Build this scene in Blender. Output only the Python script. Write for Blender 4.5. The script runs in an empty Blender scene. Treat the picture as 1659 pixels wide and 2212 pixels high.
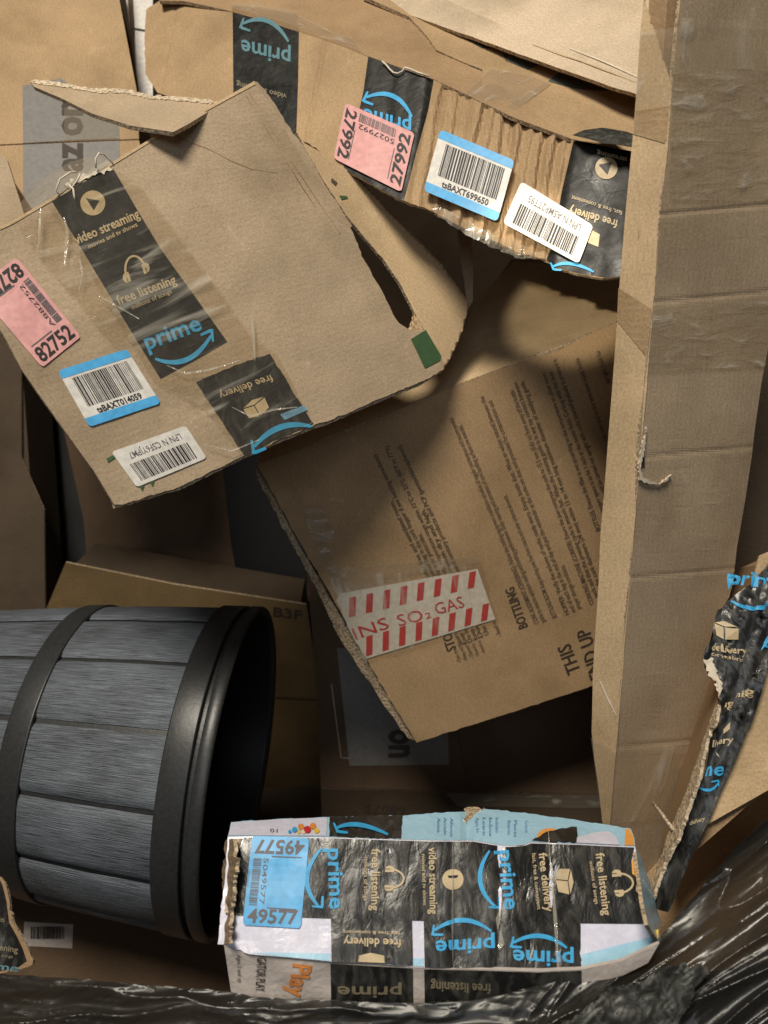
import bpy, bmesh, math, random
from mathutils import Vector, Matrix, noise
R = math.radians
scene = bpy.context.scene
COL = scene.collection
# ------------------------------------------------------------------ camera, world, lamps
PITCH = 50.0
CAM = Vector((0, 0, 1.55))
cd = bpy.data.cameras.new('camera'); cam = bpy.data.objects.new('camera', cd); COL.objects.link(cam)
cam.location = CAM; cam.rotation_euler = (R(90 - PITCH), 0, 0)
cd.sensor_fit = 'VERTICAL'; cd.sensor_height = 36; cd.lens = 26; cd.clip_start = .02; cd.clip_end = 50
scene.camera = cam
cd.dof.use_dof = True; cd.dof.focus_distance = .72; cd.dof.aperture_fstop = 6.5
w = bpy.data.worlds.new('World'); scene.world = w; w.use_nodes = True
w.node_tree.nodes['Background'].inputs[0].default_value = (1.0, .97, .92, 1)
w.node_tree.nodes['Background'].inputs[1].default_value = .026
def lamp(name, loc, target, size, power, col):
    d = bpy.data.lights.new(name, 'AREA'); d.energy = power; d.size = size; d.shape = 'DISK'; d.color = col
    o = bpy.data.objects.new(name, d); COL.objects.link(o); o.location = loc
    o.rotation_euler = (Vector(target) - Vector(loc)).to_track_quat('-Z', 'Y').to_euler()
lamp('ceiling_lamp', (-.65, .80, 4.1), (0, .65, .8), 1.0, 104, (1, .915, .77))
lamp('cool_fill_lamp', (-.2, -1.0, 3.2), (0, .55, .9), 1.2, 8, (.86, .93, 1))  # cool fill added on the camera side
sd = bpy.data.lights.new('added_wedge_spot', 'SPOT'); sd.energy = 46; sd.spot_size = R(8); sd.spot_blend = .3; sd.shadow_soft_size = .012; sd.color = (1, .90, .70)  # added spot, throws one wedge of light through the gap
so = bpy.data.objects.new('added_wedge_spot', sd); COL.objects.link(so)
scene.view_settings.view_transform = 'Standard'; scene.view_settings.look = 'None'
scene.view_settings.exposure = .12; scene.view_settings.gamma = 1
# ------------------------------------------------------------------ measuring helpers
F = 26 / 36 * 2212
CR = Matrix.Rotation(R(90 - PITCH), 3, 'X')
def P(x, y, z):
    return CAM + CR @ Vector(((x - 829.5) / F * z, -(y - 1106) / F * z, -z))
BEAM = P(1250, 655, .95); so.location = CAM + CR @ Vector((-.32, .13, .3)); so.rotation_euler = (BEAM - so.location).to_track_quat('-Z', 'Y').to_euler()
class Surf:
    """a sheet in space: distance as a function of where the sight line passes"""
    def __init__(s, p1, p2, p3, h=None):
        A = Matrix(((1, p1[0], p1[1]), (1, p2[0], p2[1]), (1, p3[0], p3[1])))
        s.c = A.inverted() @ Vector((1 / p1[2], 1 / p2[2], 1 / p3[2])); s.h = h
        a, b, c = P(*p1), P(*p2), P(*p3)
        n = (b - a).cross(c - a).normalized()
        if n.dot(CAM - a) < 0: n = -n
        s.n = n
    def z(s, x, y): return 1 / max(.3, s.c[0] + s.c[1] * x + s.c[2] * y)
    def pt(s, x, y):
        p = P(x, y, s.z(x, y))
        if s.h:
            d = s.h(x, y); ray = (CAM - p).normalized()
            p = p + ray * (d / max(.35, ray.dot(s.n)))
        return p
    def at(s, x, y, off=0.):
        p = s.pt(x, y)
        if off == 0: return p
        return p + s.nor(x, y) * off
    def nor(s, x, y):
        if not s.h: return s.n
        e = 3.; n = (s.pt(x + e, y) - s.pt(x - e, y)).cross(s.pt(x, y + e) - s.pt(x, y - e)).normalized()
        return n if n.dot(s.n) > 0 else -n
    def v(s, x, y): return (x, y, s.z(x, y))
def nz(x, y, sc, seed=0): return noise.noise(Vector((x / sc + seed * 7.1, y / sc - seed * 3.3, seed)))
def dent(amp=.002, sc=160, seed=1): return lambda x, y: amp * nz(x, y, sc, seed)
# ------------------------------------------------------------------ objects
def mat_slots(o, mats):
    for m in (mats if isinstance(mats, (list, tuple)) else [mats]): o.data.materials.append(m)
def thing(name, label, cat, loc, group=None):
    o = bpy.data.objects.new(name, None); COL.objects.link(o); o.location = loc; o.empty_display_size = .05
    o['label'] = label; o['category'] = cat
    if group: o['group'] = group
    return o
def wloc(o):
    l = Vector(o.location)
    while o.parent: o = o.parent; l += o.location
    return l
def link(name, me, mats, parent=None, smooth=False, label=None):
    o = bpy.data.objects.new(name, me); COL.objects.link(o); mat_slots(o, mats)
    if parent:
        o.parent = parent; l = wloc(parent); me.transform(Matrix.Translation(-l))
    if smooth:
        me.polygons.foreach_set('use_smooth', [True] * len(me.polygons)); me.update()
    if label: o['label'] = label
    return o
def poly_bm(pts, step=None, ang=0., holes=None):
    bm = bmesh.new()
    for ring in ([pts] if not isinstance(pts[0][0], (tuple, list)) else pts):
        bm.faces.new([bm.verts.new((p[0], p[1], 0)) for p in ring])
    return grid_cut(bm, step, ang)
def grid_cut(bm, step, ang=0.):
    if step:
        if not isinstance(step, (tuple, list)): step = (step, step)
        bmesh.ops.triangulate(bm, faces=bm.faces) if max(len(f.verts) for f in bm.faces) > 4 else None
        for k, a in ((0, ang), (1, ang + math.pi / 2)):
            d = Vector((math.cos(a), math.sin(a), 0)); t = [v.co.dot(d) for v in bm.verts]
            lo, hi = min(t), max(t); i = math.floor(lo / step[k]) + 1
            while i * step[k] < hi:
                bmesh.ops.bisect_plane(bm, geom=bm.verts[:] + bm.edges[:] + bm.faces[:], plane_co=d * (i * step[k]), plane_no=d, dist=.02)
                i += 1
        bmesh.ops.triangulate(bm, faces=bm.faces)
    return bm
def map_bm(name, bm, surf, mats, parent=None, off=0., thick=0., ud=None, smooth=False, label=None, back=None):
    """lay a flat outline on the surface; thick > 0 makes it a board with a cut edge"""
    bm.normal_update()
    bm.verts.index_update(); bm.verts.ensure_lookup_table(); n = len(bm.verts)
    src = [(v.co.x, v.co.y) for v in bm.verts]
    e1 = (surf.at(*ud[1]) - surf.at(*ud[0])).normalized() if ud else (surf.pt(src[0][0] + 20, src[0][1]) - surf.pt(*src[0])).normalized()
    e1 = (e1 - surf.n * e1.dot(surf.n)).normalized(); e2 = surf.n.cross(e1)
    co = [surf.at(x, y, off) for x, y in src]
    faces = [[v.index for v in f.verts] for f in bm.faces]; mi = [0] * len(faces)
    if faces:
        a, b, c = (co[i] for i in faces[0][:3])
        if (b - a).cross(c - a).dot(surf.n) < 0: faces = [f[::-1] for f in faces]; flip = True
        else: flip = False
    if thick:
        co += [surf.at(x, y, off - thick) for x, y in src] if back is None else [p + back for p in co]
        nf = len(faces)
        cnt = {}
        for f in faces:
            for i in range(len(f)):
                e = (f[i], f[(i + 1) % len(f)]); cnt[e] = 1
        for f in list(faces): faces.append([i + n for i in f[::-1]]); mi.append(0)
        for (a, b) in cnt:
            if (b, a) not in cnt: faces.append([a, a + n, b + n, b]); mi.append(1)
    me = bpy.data.meshes.new(name); me.from_pydata(co, [], faces)
    if len(mats if isinstance(mats, (list, tuple)) else [1]) > 1: me.polygons.foreach_set('material_index', mi)
    uv = me.uv_layers.new(name='UVMap')
    for l in me.loops:
        p = co[l.vertex_index]; uv.data[l.index].uv = (p.dot(e1), p.dot(e2) + (.0 if l.vertex_index < n else .003))
    bm.free()
    return link(name, me, mats, parent, smooth, label)
def sheet(name, surf, pts, mats, parent=None, step=None, off=0., thick=0., ud=None, ang=0., smooth=False, label=None, back=None):
    return map_bm(name, poly_bm(pts, step, ang), surf, mats, parent, off, thick, ud, smooth, label, back)
def rough(pts, amp, seg=9, idx=None, seed=1):
    """outline with worn or torn edges; idx = which sides"""
    rnd = random.Random(seed); out = []
    for i in range(len(pts)):
        a, b = pts[i], pts[(i + 1) % len(pts)]; out.append(a)
        if idx is not None and i not in idx: continue
        L = math.dist(a, b); k = int(L / seg)
        for j in range(1, k):
            t = (j + rnd.uniform(-.3, .3)) / k; nx, ny = -(b[1] - a[1]) / L, (b[0] - a[0]) / L
            q = rnd.gauss(0, amp); out.append((a[0] + (b[0] - a[0]) * t + nx * q, a[1] + (b[1] - a[1]) * t + ny * q))
    return out
def hull(name, pts, mats, parent, label=None):
    bm = bmesh.new()
    for p in pts: bm.verts.new(p)
    r = bmesh.ops.convex_hull(bm, input=bm.verts)
    bmesh.ops.delete(bm, geom=[g for g in r['geom_interior'] if isinstance(g, bmesh.types.BMVert)], context='VERTS')
    me = bpy.data.meshes.new(name); bm.to_mesh(me); uv = me.uv_layers.new(name='UVMap')
    for l in me.loops:
        p = me.vertices[l.vertex_index].co; uv.data[l.index].uv = (p.x + p.y * .3, p.z)
    bm.free(); return link(name, me, mats, parent, False, label)
def core(surf, corners, depth, mats, parent, inset=.0045, name='carton_body', D=None):
    """closed rest of the carton behind the face we see"""
    c = [surf.at(x, y) for x, y in corners]; m = sum(c, Vector()) / len(c)
    D = D if D is not None else -surf.n
    f = [p + (m - p).normalized() * inset - surf.n * inset for p in c]
    return hull(name, f + [p + D * depth for p in f], mats, parent)
def tube(name, pts, r, mats, parent=None, label=None, r2=None, res=6):
    bm = bmesh.new(); rings = []; n = len(pts)
    for i, p in enumerate(pts):
        t = (pts[min(i + 1, n - 1)] - pts[max(i - 1, 0)]).normalized()
        u = t.orthogonal().normalized(); 
        if i:
            u = (pu - t * pu.dot(t)).normalized()
        pu = u; v = t.cross(u); rr = r + ((r2 if r2 is not None else r) - r) * i / (n - 1)
        rings.append([bm.verts.new(p + (u * math.cos(k * 2 * math.pi / res) + v * math.sin(k * 2 * math.pi / res)) * rr) for k in range(res)])
    for a, b in zip(rings, rings[1:]):
        for k in range(res): bm.faces.new((a[k], a[(k + 1) % res], b[(k + 1) % res], b[k]))
    bm.faces.new(rings[0][::-1]); bm.faces.new(rings[-1])
    me = bpy.data.meshes.new(name); bm.to_mesh(me); bm.free()
    return link(name, me, mats, parent, True, label)
# ------------------------------------------------------------------ lettering and print
_tc = {}
def text_mesh(s, bold=0.):
    if (s, bold) in _tc: return _tc[s, bold]
    cu = bpy.data.curves.new('t', 'FONT'); cu.body = s; cu.resolution_u = 2; cu.offset = bold; cu.fill_mode = 'FRONT'
    o = bpy.data.objects.new('t', cu); COL.objects.link(o)
    dg = bpy.context.evaluated_depsgraph_get(); me = o.evaluated_get(dg).to_mesh()
    vs = [(v.co.x, v.co.y) for v in me.vertices]; fs = [list(p.vertices) for p in me.polygons]
    o.evaluated_get(dg).to_mesh_clear(); bpy.data.objects.remove(o); bpy.data.curves.remove(cu)
    x0, x1, y1 = min(v[0] for v in vs), max(v[0] for v in vs), max(v[1] for v in vs)
    _tc[s, bold] = ([((x - x0) / (x1 - x0), y / y1) for x, y in vs], fs); return _tc[s, bold]
def flat(name, surf, vf, fn, mat, parent, off=.0007, step=None):
    vs, fs = vf; bm = bmesh.new(); bv = [bm.verts.new((*fn(*v), 0)) for v in vs]
    for f in fs:
        try: bm.faces.new([bv[i] for i in f])
        except ValueError: pass
    if step: grid_cut(bm, step)
    return map_bm(name, bm, surf, mat, parent, off)
def txt(s, surf, A, B, up, mat, parent, off=.0007, bold=.012, step=None, up2=None):
    u2 = up2 or up
    fn = lambda x, y: (A[0] + (B[0] - A[0]) * x + (up[0] + (u2[0] - up[0]) * x) * y, A[1] + (B[1] - A[1]) * x + (up[1] + (u2[1] - up[1]) * x) * y)
    return flat('lettering', surf, text_mesh(s, bold), fn, mat, parent, off, step)
def strip_vf(path, widths):
    vs = []; n = len(path)
    for i, (x, y) in enumerate(path):
        a, b = path[max(i - 1, 0)], path[min(i + 1, n - 1)]; L = math.dist(a, b) or 1
        nx, ny = -(b[1] - a[1]) / L, (b[0] - a[0]) / L; w_ = widths[i] / 2
        vs += [(x + nx * w_, y + ny * w_), (x - nx * w_, y - ny * w_)]
    return vs, [[2 * i, 2 * i + 1, 2 * i + 3, 2 * i + 2] for i in range(n - 1)]
def join_vf(*l):
    vs, fs = [], []
    for v, f in l: k = len(vs); vs += v; fs += [[i + k for i in q] for q in f]
    return vs, fs
def smile(surf, A, B, sag, mat, parent, off=.0007, w=None):
    L = math.dist(A, B); w = w or L * .075; n = 16; path = []
    for i in range(n + 1):
        t = i / n; q = 4 * t * (1 - t)
        path.append((A[0] + (B[0] - A[0]) * t + sag[0] * q, A[1] + (B[1] - A[1]) * t + sag[1] * q))
    wd = [w * (.25 + 1.0 * math.sin(math.pi * min(1, i / n * .82 + .08)) ** .8) for i in range(n + 1)]
    d = Vector((B[0] - A[0], B[1] - A[1])) / L; s = Vector(sag).normalized(); Bv = Vector(B)
    tip = Bv - s * w * 1.2 + d * w * .2
    h1 = strip_vf([tuple(tip - d * w * 2.6 + s * w * .1), tuple(tip)], [w * .6, w * .8])
    h2 = strip_vf([tuple(tip + d * w * .3 - s * w * .25), tuple(tip - d * w * .1 + s * w * 2.8)], [w * .8, w * .5])
    return flat('smile_arrow', surf, join_vf(strip_vf(path, wd), h1, h2), lambda x, y: (x, y), mat, parent, off)
def disc_vf(c, r, n=28, r2=None, ax=(1, 0)):
    r2 = r2 or r
    return [(c[0] + ax[0] * r * math.cos(t) - ax[1] * r2 * math.sin(t), c[1] + ax[1] * r * math.cos(t) + ax[0] * r2 * math.sin(t)) for t in [k * 2 * math.pi / n for k in range(n)]], [list(range(n))]
ident = lambda x, y: (x, y)
def play(surf, c, r, tri, parent, off=.0007):
    flat('play_badge', surf, disc_vf(c, r), ident, M['tan_ink'], parent, off)
    flat('play_triangle', surf, (tri, [[0, 1, 2]]), ident, M['tape_ink'], parent, off + .0003)
def phones(surf, c1, c2, apex, parent, off=.0007, s=1.):
    m = Vector(((c1[0] + c2[0]) / 2, (c1[1] + c2[1]) / 2)); u = Vector(apex) - m; h = u.length; u.normalize()
    a = Vector(c1); b = Vector(c2); path = []
    for i in range(13):
        t = i / 12 * math.pi; q = m + (a - m) * math.cos(t) * 1.0 + u * h * math.sin(t); path.append(tuple(q))
    d = (b - a).normalized(); L = (b - a).length; parts = [strip_vf(path, [L * .1] * 13)]
    for c, sg in ((a, -1), (b, 1)):
        # ear pad: bar and half disc
        bar = [tuple(c + d * sg * L * x + u * L * y) for x, y in ((-.16, -.24), (-.02, -.24), (-.02, .22), (-.16, .22))]
        parts.append((bar, [[0, 1, 2, 3]]))
        hd = [tuple(c + d * sg * L * (.02 + .17 * math.sin(k / 8 * math.pi)) - u * L * .23 * math.cos(k / 8 * math.pi)) for k in range(9)]
        parts.append((hd, [list(range(9))]))
    flat('headphones_emblem', surf, join_vf(*parts), ident, M['tan_ink'], parent, off)
def parcel(surf, q, parent, off=.0007):
    """small carton emblem: q = TL,TR,BR,BL"""
    f = bil(q)
    flat('parcel_emblem', surf, ([(0, .2), (.45, .34), (.45, 1), (.02, .8)], [[0, 1, 2, 3]]), f, M['tan_ink'], parent, off)
    flat('parcel_emblem', surf, ([(.49, .34), (1, .24), (.97, .86), (.49, 1)], [[0, 1, 2, 3]]), f, M['tan_ink'], parent, off)
    flat('parcel_emblem', surf, ([(.03, .15), (.5, 0), (.98, .17), (.48, .29)], [[0, 1, 2, 3]]), f, M['tan_ink'], parent, off)
def bil(q):
    (ax, ay), (bx, by), (cx, cy), (dx, dy) = q
    return lambda u, v: ((ax * (1 - u) + bx * u) * (1 - v) + (dx * (1 - u) + cx * u) * v, (ay * (1 - u) + by * u) * (1 - v) + (dy * (1 - u) + cy * u) * v)
def rrect(u0, v0, u1, v1, ru, rv, corners=(1, 1, 1, 1), n=5):
    out = []
    for k, (cx, cy, a0) in enumerate(((u0 + ru, v0 + rv, math.pi), (u1 - ru, v0 + rv, 1.5 * math.pi), (u1 - ru, v1 - rv, 0), (u0 + ru, v1 - rv, .5 * math.pi))):
        if corners[k]: out += [(cx + ru * math.cos(a0 + i / n * math.pi / 2), cy + rv * math.sin(a0 + i / n * math.pi / 2)) for i in range(n + 1)]
        else: out.append(((u0, v0), (u1, v0), (u1, v1), (u0, v1))[k])
    return out
def bars(u0, v0, u1, v1, seed, vertical=False, n=46):
    rnd = random.Random(seed); t = 0; ws = []
    while t < 100:
        a = rnd.choice((1, 1, 2, 3)); b = rnd.choice((1, 1, 1, 2)); ws.append((t, a)); t += a + b
        if len(ws) > n: break
    vs, fs = [], []
    for p, a in ws:
        p0, p1 = p / t, (p + a) / t; k = len(vs)
        if vertical: vs += [(u0, v0 + (v1 - v0) * p0), (u1, v0 + (v1 - v0) * p0), (u1, v0 + (v1 - v0) * p1), (u0, v0 + (v1 - v0) * p1)]
        else: vs += [(u0 + (u1 - u0) * p0, v0), (u0 + (u1 - u0) * p1, v0), (u0 + (u1 - u0) * p1, v1), (u0 + (u1 - u0) * p0, v1)]
        fs.append([k, k + 1, k + 2, k + 3])
    return vs, fs
def utxt(s, surf, f, u0, v0, u1, v1, hu, hv, mat, parent, off, bold=.02, step=None):
    return flat('lettering', surf, text_mesh(s, bold), lambda x, y: f(u0 + (u1 - u0) * x + hu * y, v0 + (v1 - v0) * x + hv * y), mat, parent, off, step)
def sticker(kind, surf, q, parent, code, serial='', step=None, off=.0009, lab=None, seed=1):
    f = bil(q); g = [f(*p) for p in rrect(0, 0, 1, 1, .05, .07)]
    base = {'pink': 'pink', 'blue': 'blue_label', 'ts': 'white_label', 'lpn': 'white_label'}[kind]
    st = sheet('shipping_label', surf, g, M[base], parent, step=step or 30, off=off, thick=.00015, label=lab)
    o2 = off + .00025
    if kind in ('pink', 'blue'):
        ink = M['grey_ink'] if kind == 'blue' else M['black_ink']
        utxt(code, surf, f, .07, .965, .93, .955, 0, -.155, ink, st, o2, .028, step)
        utxt(code, surf, f, .93, .035, .07, .045, 0, .155, ink, st, o2, .028, step)
        utxt(serial, surf, f, .245, .24, .245, .76, .085, 0, ink, st, o2, .005, step)
        flat('barcode', surf, bars(.07, .25, .21, .78, seed, True, 40), f, M['grey_ink'], st, o2, step)
        for v_ in (.215, .79): flat('ruled_line', surf, ([(.38, v_), (.9, v_), (.9, v_ + .013), (.38, v_ + .013)], [[0, 1, 2, 3]]), f, M['grey_ink'], st, o2, step)
    elif kind == 'ts':
        sheet('blue_band', surf, [f(*p) for p in rrect(0, 0, 1, .14, .05, .07, (1, 1, 0, 0))], M['blue_label'], st, step=step or 30, off=o2)
        sheet('blue_band', surf, [f(*p) for p in rrect(0, .85, 1, 1, .05, .07, (0, 0, 1, 1))], M['blue_label'], st, step=step or 30, off=o2)
        flat('barcode', surf, bars(.12, .18, .92, .69, seed), f, M['black_ink'], st, o2, step)
        utxt(code, surf, f, .2, .835, .83, .83, 0, -.105, M['black_ink'], st, o2, .03, step)
    else:
        flat('barcode', surf, bars(.1, .43, .9, .9, seed), f, M['black_ink'], st, o2, step)
        utxt(code, surf, f, .87, .14, .16, .16, 0, .17, M['grey_ink'], st, o2, .004, step)
    return st
# ------------------------------------------------------------------ materials
M = {}
def mat(name):
    m = bpy.data.materials.new(name); m.use_nodes = True; nt = m.node_tree
    return m, nt, nt.nodes['Principled BSDF'], nt.nodes['Material Output']
def N(nt, t, **kw):
    n = nt.nodes.new(t)
    for k, v in kw.items():
        if k.startswith('i_'): n.inputs[k[2:].replace('_', ' ')].default_value = v
        else: setattr(n, k, v)
    return n
def ramp(nt, fac, c0, c1, p0=.3, p1=.7):
    r = N(nt, 'ShaderNodeValToRGB'); r.color_ramp.elements[0].position = p0; r.color_ramp.elements[1].position = p1
    r.color_ramp.elements[0].color = (*c0, 1) if len(c0) == 3 else c0; r.color_ramp.elements[1].color = (*c1, 1) if len(c1) == 3 else c1
    nt.links.new(fac, r.inputs[0]); return r.outputs[0]
def cardboard(name, c, rough_=.78, flute=.25, wear=.5, period=.0065, sheen=0.):
    m, nt, b, out = mat(name); L = nt.links.new
    uv = N(nt, 'ShaderNodeUVMap'); tc = N(nt, 'ShaderNodeTexCoord')
    n1 = N(nt, 'ShaderNodeTexNoise'); n1.inputs['Scale'].default_value = 9; n1.inputs['Detail'].default_value = 5; L(uv.outputs[0], n1.inputs[0])
    mp = N(nt, 'ShaderNodeMapping'); mp.inputs['Scale'].default_value = (90, 900, 1); L(uv.outputs[0], mp.inputs[0])
    n2 = N(nt, 'ShaderNodeTexNoise'); n2.inputs['Scale'].default_value = 1; n2.inputs['Detail'].default_value = 3; L(mp.outputs[0], n2.inputs[0])
    n3 = N(nt, 'ShaderNodeTexNoise'); n3.inputs['Scale'].default_value = 420; n3.inputs['Detail'].default_value = 4; L(uv.outputs[0], n3.inputs[0])
    c = Vector(c); c1 = ramp(nt, n1.outputs[0], tuple(c * .80), tuple(c * 1.12), .25, .75)
    mx = N(nt, 'ShaderNodeMix', data_type='RGBA', blend_type='MULTIPLY'); mx.inputs[0].default_value = wear
    L(c1, mx.inputs[6]); L(ramp(nt, n2.outputs[0], (.80, .78, .75), (1.1, 1.1, 1.1), .3, .7), mx.inputs[7])
    mx2 = N(nt, 'ShaderNodeMix', data_type='RGBA', blend_type='MULTIPLY'); mx2.inputs[0].default_value = .55
    L(mx.outputs[2], mx2.inputs[6]); L(ramp(nt, n3.outputs[0], (.72, .7, .66), (1.15, 1.15, 1.15), .32, .62), mx2.inputs[7])
    n4 = N(nt, 'ShaderNodeTexNoise'); n4.inputs['Scale'].default_value = 26; n4.inputs['Detail'].default_value = 9; n4.inputs['Roughness'].default_value = .75; n4.inputs['Distortion'].default_value = 1.2; L(uv.outputs[0], n4.inputs[0])
    mx3 = N(nt, 'ShaderNodeMix', data_type='RGBA', blend_type='MULTIPLY'); mx3.inputs[0].default_value = 1
    L(mx2.outputs[2], mx3.inputs[6]); L(ramp(nt, n4.outputs[0], (1, 1, 1), (1.22, 1.24, 1.28), .60, .68), mx3.inputs[7])
    n5 = N(nt, 'ShaderNodeTexNoise'); n5.inputs['Scale'].default_value = 5; n5.inputs['Detail'].default_value = 7; n5.inputs['Roughness'].default_value = .65; L(uv.outputs[0], n5.inputs[0])
    mx4 = N(nt, 'ShaderNodeMix', data_type='RGBA', blend_type='MULTIPLY'); mx4.inputs[0].default_value = 1
    L(mx3.outputs[2], mx4.inputs[6]); L(ramp(nt, n5.outputs[0], (.78, .76, .72), (1.05, 1.04, 1.03), .34, .52), mx4.inputs[7])
    L(mx4.outputs[2], b.inputs['Base Color'])
    sx = N(nt, 'ShaderNodeSeparateXYZ'); L(uv.outputs[0], sx.inputs[0])
    mu = N(nt, 'ShaderNodeMath', operation='MULTIPLY'); mu.inputs[1].default_value = 2 * math.pi / period; L(sx.outputs[1], mu.inputs[0])
    si = N(nt, 'ShaderNodeMath', operation='SINE'); L(mu.outputs[0], si.inputs[0])
    m2 = N(nt, 'ShaderNodeMath', operation='MULTIPLY'); m2.inputs[1].default_value = .12 * flute; L(si.outputs[0], m2.inputs[0])
    ad = N(nt, 'ShaderNodeMath', operation='MULTIPLY_ADD'); ad.inputs[1].default_value = .25; L(n3.outputs[0], ad.inputs[0]); L(m2.outputs[0], ad.inputs[2])
    ad2 = N(nt, 'ShaderNodeMath', operation='MULTIPLY_ADD'); ad2.inputs[1].default_value = .7; L(n1.outputs[0], ad2.inputs[0]); L(ad.outputs[0], ad2.inputs[2])
    bp = N(nt, 'ShaderNodeBump'); bp.inputs['Strength'].default_value = .5; bp.inputs['Distance'].default_value = .0015
    L(ad2.outputs[0], bp.inputs['Height']); L(bp.outputs[0], b.inputs['Normal'])
    b.inputs['Roughness'].default_value = rough_; b.inputs['Specular IOR Level'].default_value = .25
    M[name] = m; return m
def edge_mat(name, c):
    m, nt, b, out = mat(name); L = nt.links.new
    tc = N(nt, 'ShaderNodeTexCoord'); n = N(nt, 'ShaderNodeTexNoise'); n.inputs['Scale'].default_value = 350; n.inputs['Detail'].default_value = 4
    L(tc.outputs['Object'], n.inputs[0]); c = Vector(c)
    L(ramp(nt, n.outputs[0], tuple(c * .45), tuple(c * 1.2), .35, .62), b.inputs['Base Color'])
    bp = N(nt, 'ShaderNodeBump'); bp.inputs['Strength'].default_value = .8; bp.inputs['Distance'].default_value = .002
    L(n.outputs[0], bp.inputs['Height']); L(bp.outputs[0], b.inputs['Normal']); b.inputs['Roughness'].default_value = .9
    M[name] = m
def glossy_sheet(name, c, c2, rough_=.3, bump=.5, scale=25, stretch=(1, 1, 1), spec=.5, coat=0., trans=0.):
    m, nt, b, out = mat(name); L = nt.links.new
    tc = N(nt, 'ShaderNodeUVMap'); mp = N(nt, 'ShaderNodeMapping'); mp.inputs['Scale'].default_value = stretch; L(tc.outputs[0], mp.inputs[0])
    n = N(nt, 'ShaderNodeTexNoise'); n.inputs['Scale'].default_value = scale; n.inputs['Detail'].default_value = 6; n.inputs['Distortion'].default_value = .8; L(mp.outputs[0], n.inputs[0])
    n2 = N(nt, 'ShaderNodeTexNoise'); n2.inputs['Scale'].default_value = scale * 3; n2.inputs['Detail'].default_value = 4; n2.inputs['Distortion'].default_value = 1.5; L(mp.outputs[0], n2.inputs[0])
    L(ramp(nt, n2.outputs[0], c, c2, .45, .72), b.inputs['Base Color'])
    ad = N(nt, 'ShaderNodeMath', operation='MULTIPLY_ADD'); ad.inputs[1].default_value = .35; L(n2.outputs[0], ad.inputs[0]); L(n.outputs[0], ad.inputs[2])
    bp = N(nt, 'ShaderNodeBump'); bp.inputs['Strength'].default_value = bump; bp.inputs['Distance'].default_value = .006
    L(ad.outputs[0], bp.inputs['Height']); L(bp.outputs[0], b.inputs['Normal'])
    L(ramp(nt, n.outputs[0], (rough_ * .7,) * 3, (min(1, rough_ * 1.5),) * 3), b.inputs['Roughness'])
    b.inputs['Specular IOR Level'].default_value = spec; b.inputs['Coat Weight'].default_value = coat; b.inputs['Coat Roughness'].default_value = .08
    if trans:
        tr = N(nt, 'ShaderNodeBsdfTransparent'); tr.inputs[0].default_value = (.5, .5, .48, 1); ms = N(nt, 'ShaderNodeMixShader'); ms.inputs[0].default_value = trans
        L(b.outputs[0], ms.inputs[1]); L(tr.outputs[0], ms.inputs[2]); L(ms.outputs[0], out.inputs[0])
    M[name] = m
def clear_tape(name, haze=.12, streak=.35, stretch=(60, 6, 1), rot=0.):
    m, nt, b, out = mat(name); L = nt.links.new
    uv = N(nt, 'ShaderNodeUVMap'); mp = N(nt, 'ShaderNodeMapping'); mp.inputs['Scale'].default_value = stretch; mp.inputs['Rotation'].default_value = (0, 0, rot); L(uv.outputs[0], mp.inputs[0])
    n = N(nt, 'ShaderNodeTexNoise'); n.inputs['Scale'].default_value = 1.; n.inputs['Detail'].default_value = 5; n.inputs['Distortion'].default_value = .6; L(mp.outputs[0], n.inputs[0])
    bp = N(nt, 'ShaderNodeBump'); bp.inputs['Strength'].default_value = .9; bp.inputs['Distance'].default_value = .004; L(n.outputs[0], bp.inputs['Height'])
    b.inputs['Base Color'].default_value = (.75, .70, .6, 1); b.inputs['Roughness'].default_value = .14; b.inputs['Specular IOR Level'].default_value = .8; L(bp.outputs[0], b.inputs['Normal'])
    tr = N(nt, 'ShaderNodeBsdfTransparent'); tr.inputs[0].default_value = (.96, .93, .87, 1); ms = N(nt, 'ShaderNodeMixShader')
    L(ramp(nt, n.outputs[0], (haze,) * 3, (streak,) * 3, .56, .72), ms.inputs[0])
    L(tr.outputs[0], ms.inputs[1]); L(b.outputs[0], ms.inputs[2])
    gl = N(nt, 'ShaderNodeBsdfGlossy'); gl.inputs['Roughness'].default_value = .12; L(bp.outputs[0], gl.inputs['Normal'])
    m2 = N(nt, 'ShaderNodeMixShader'); m2.inputs[0].default_value = .06; L(ms.outputs[0], m2.inputs[1]); L(gl.outputs[0], m2.inputs[2]); L(m2.outputs[0], out.inputs[0])
    M[name] = m
def ink(name, c, r=.5, spec=.4):
    m, nt, b, out = mat(name); L = nt.links.new; tc = N(nt, 'ShaderNodeTexCoord')
    n = N(nt, 'ShaderNodeTexNoise'); n.inputs['Scale'].default_value = 160; n.inputs['Detail'].default_value = 3; L(tc.outputs['Object'], n.inputs[0]); c = Vector(c)
    L(ramp(nt, n.outputs[0], tuple(c * .85), tuple(c * 1.08)), b.inputs['Base Color']); b.inputs['Roughness'].default_value = r; b.inputs['Specular IOR Level'].default_value = spec; M[name] = m
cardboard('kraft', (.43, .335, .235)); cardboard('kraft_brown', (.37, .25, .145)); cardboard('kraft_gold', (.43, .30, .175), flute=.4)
cardboard('kraft_pale', (.58, .47, .35), flute=.18, period=.006); cardboard('kraft_dark', (.085, .062, .042)); cardboard('kraft_red', (.125, .082, .052))  # kraft_dark and kraft_red: shade deep in the heap put into the colour
cardboard('kraft_tan', (.44, .30, .17)); cardboard('kraft_olive', (.20, .135, .065)); cardboard('kraft_light', (.56, .415, .255), flute=.2)
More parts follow.
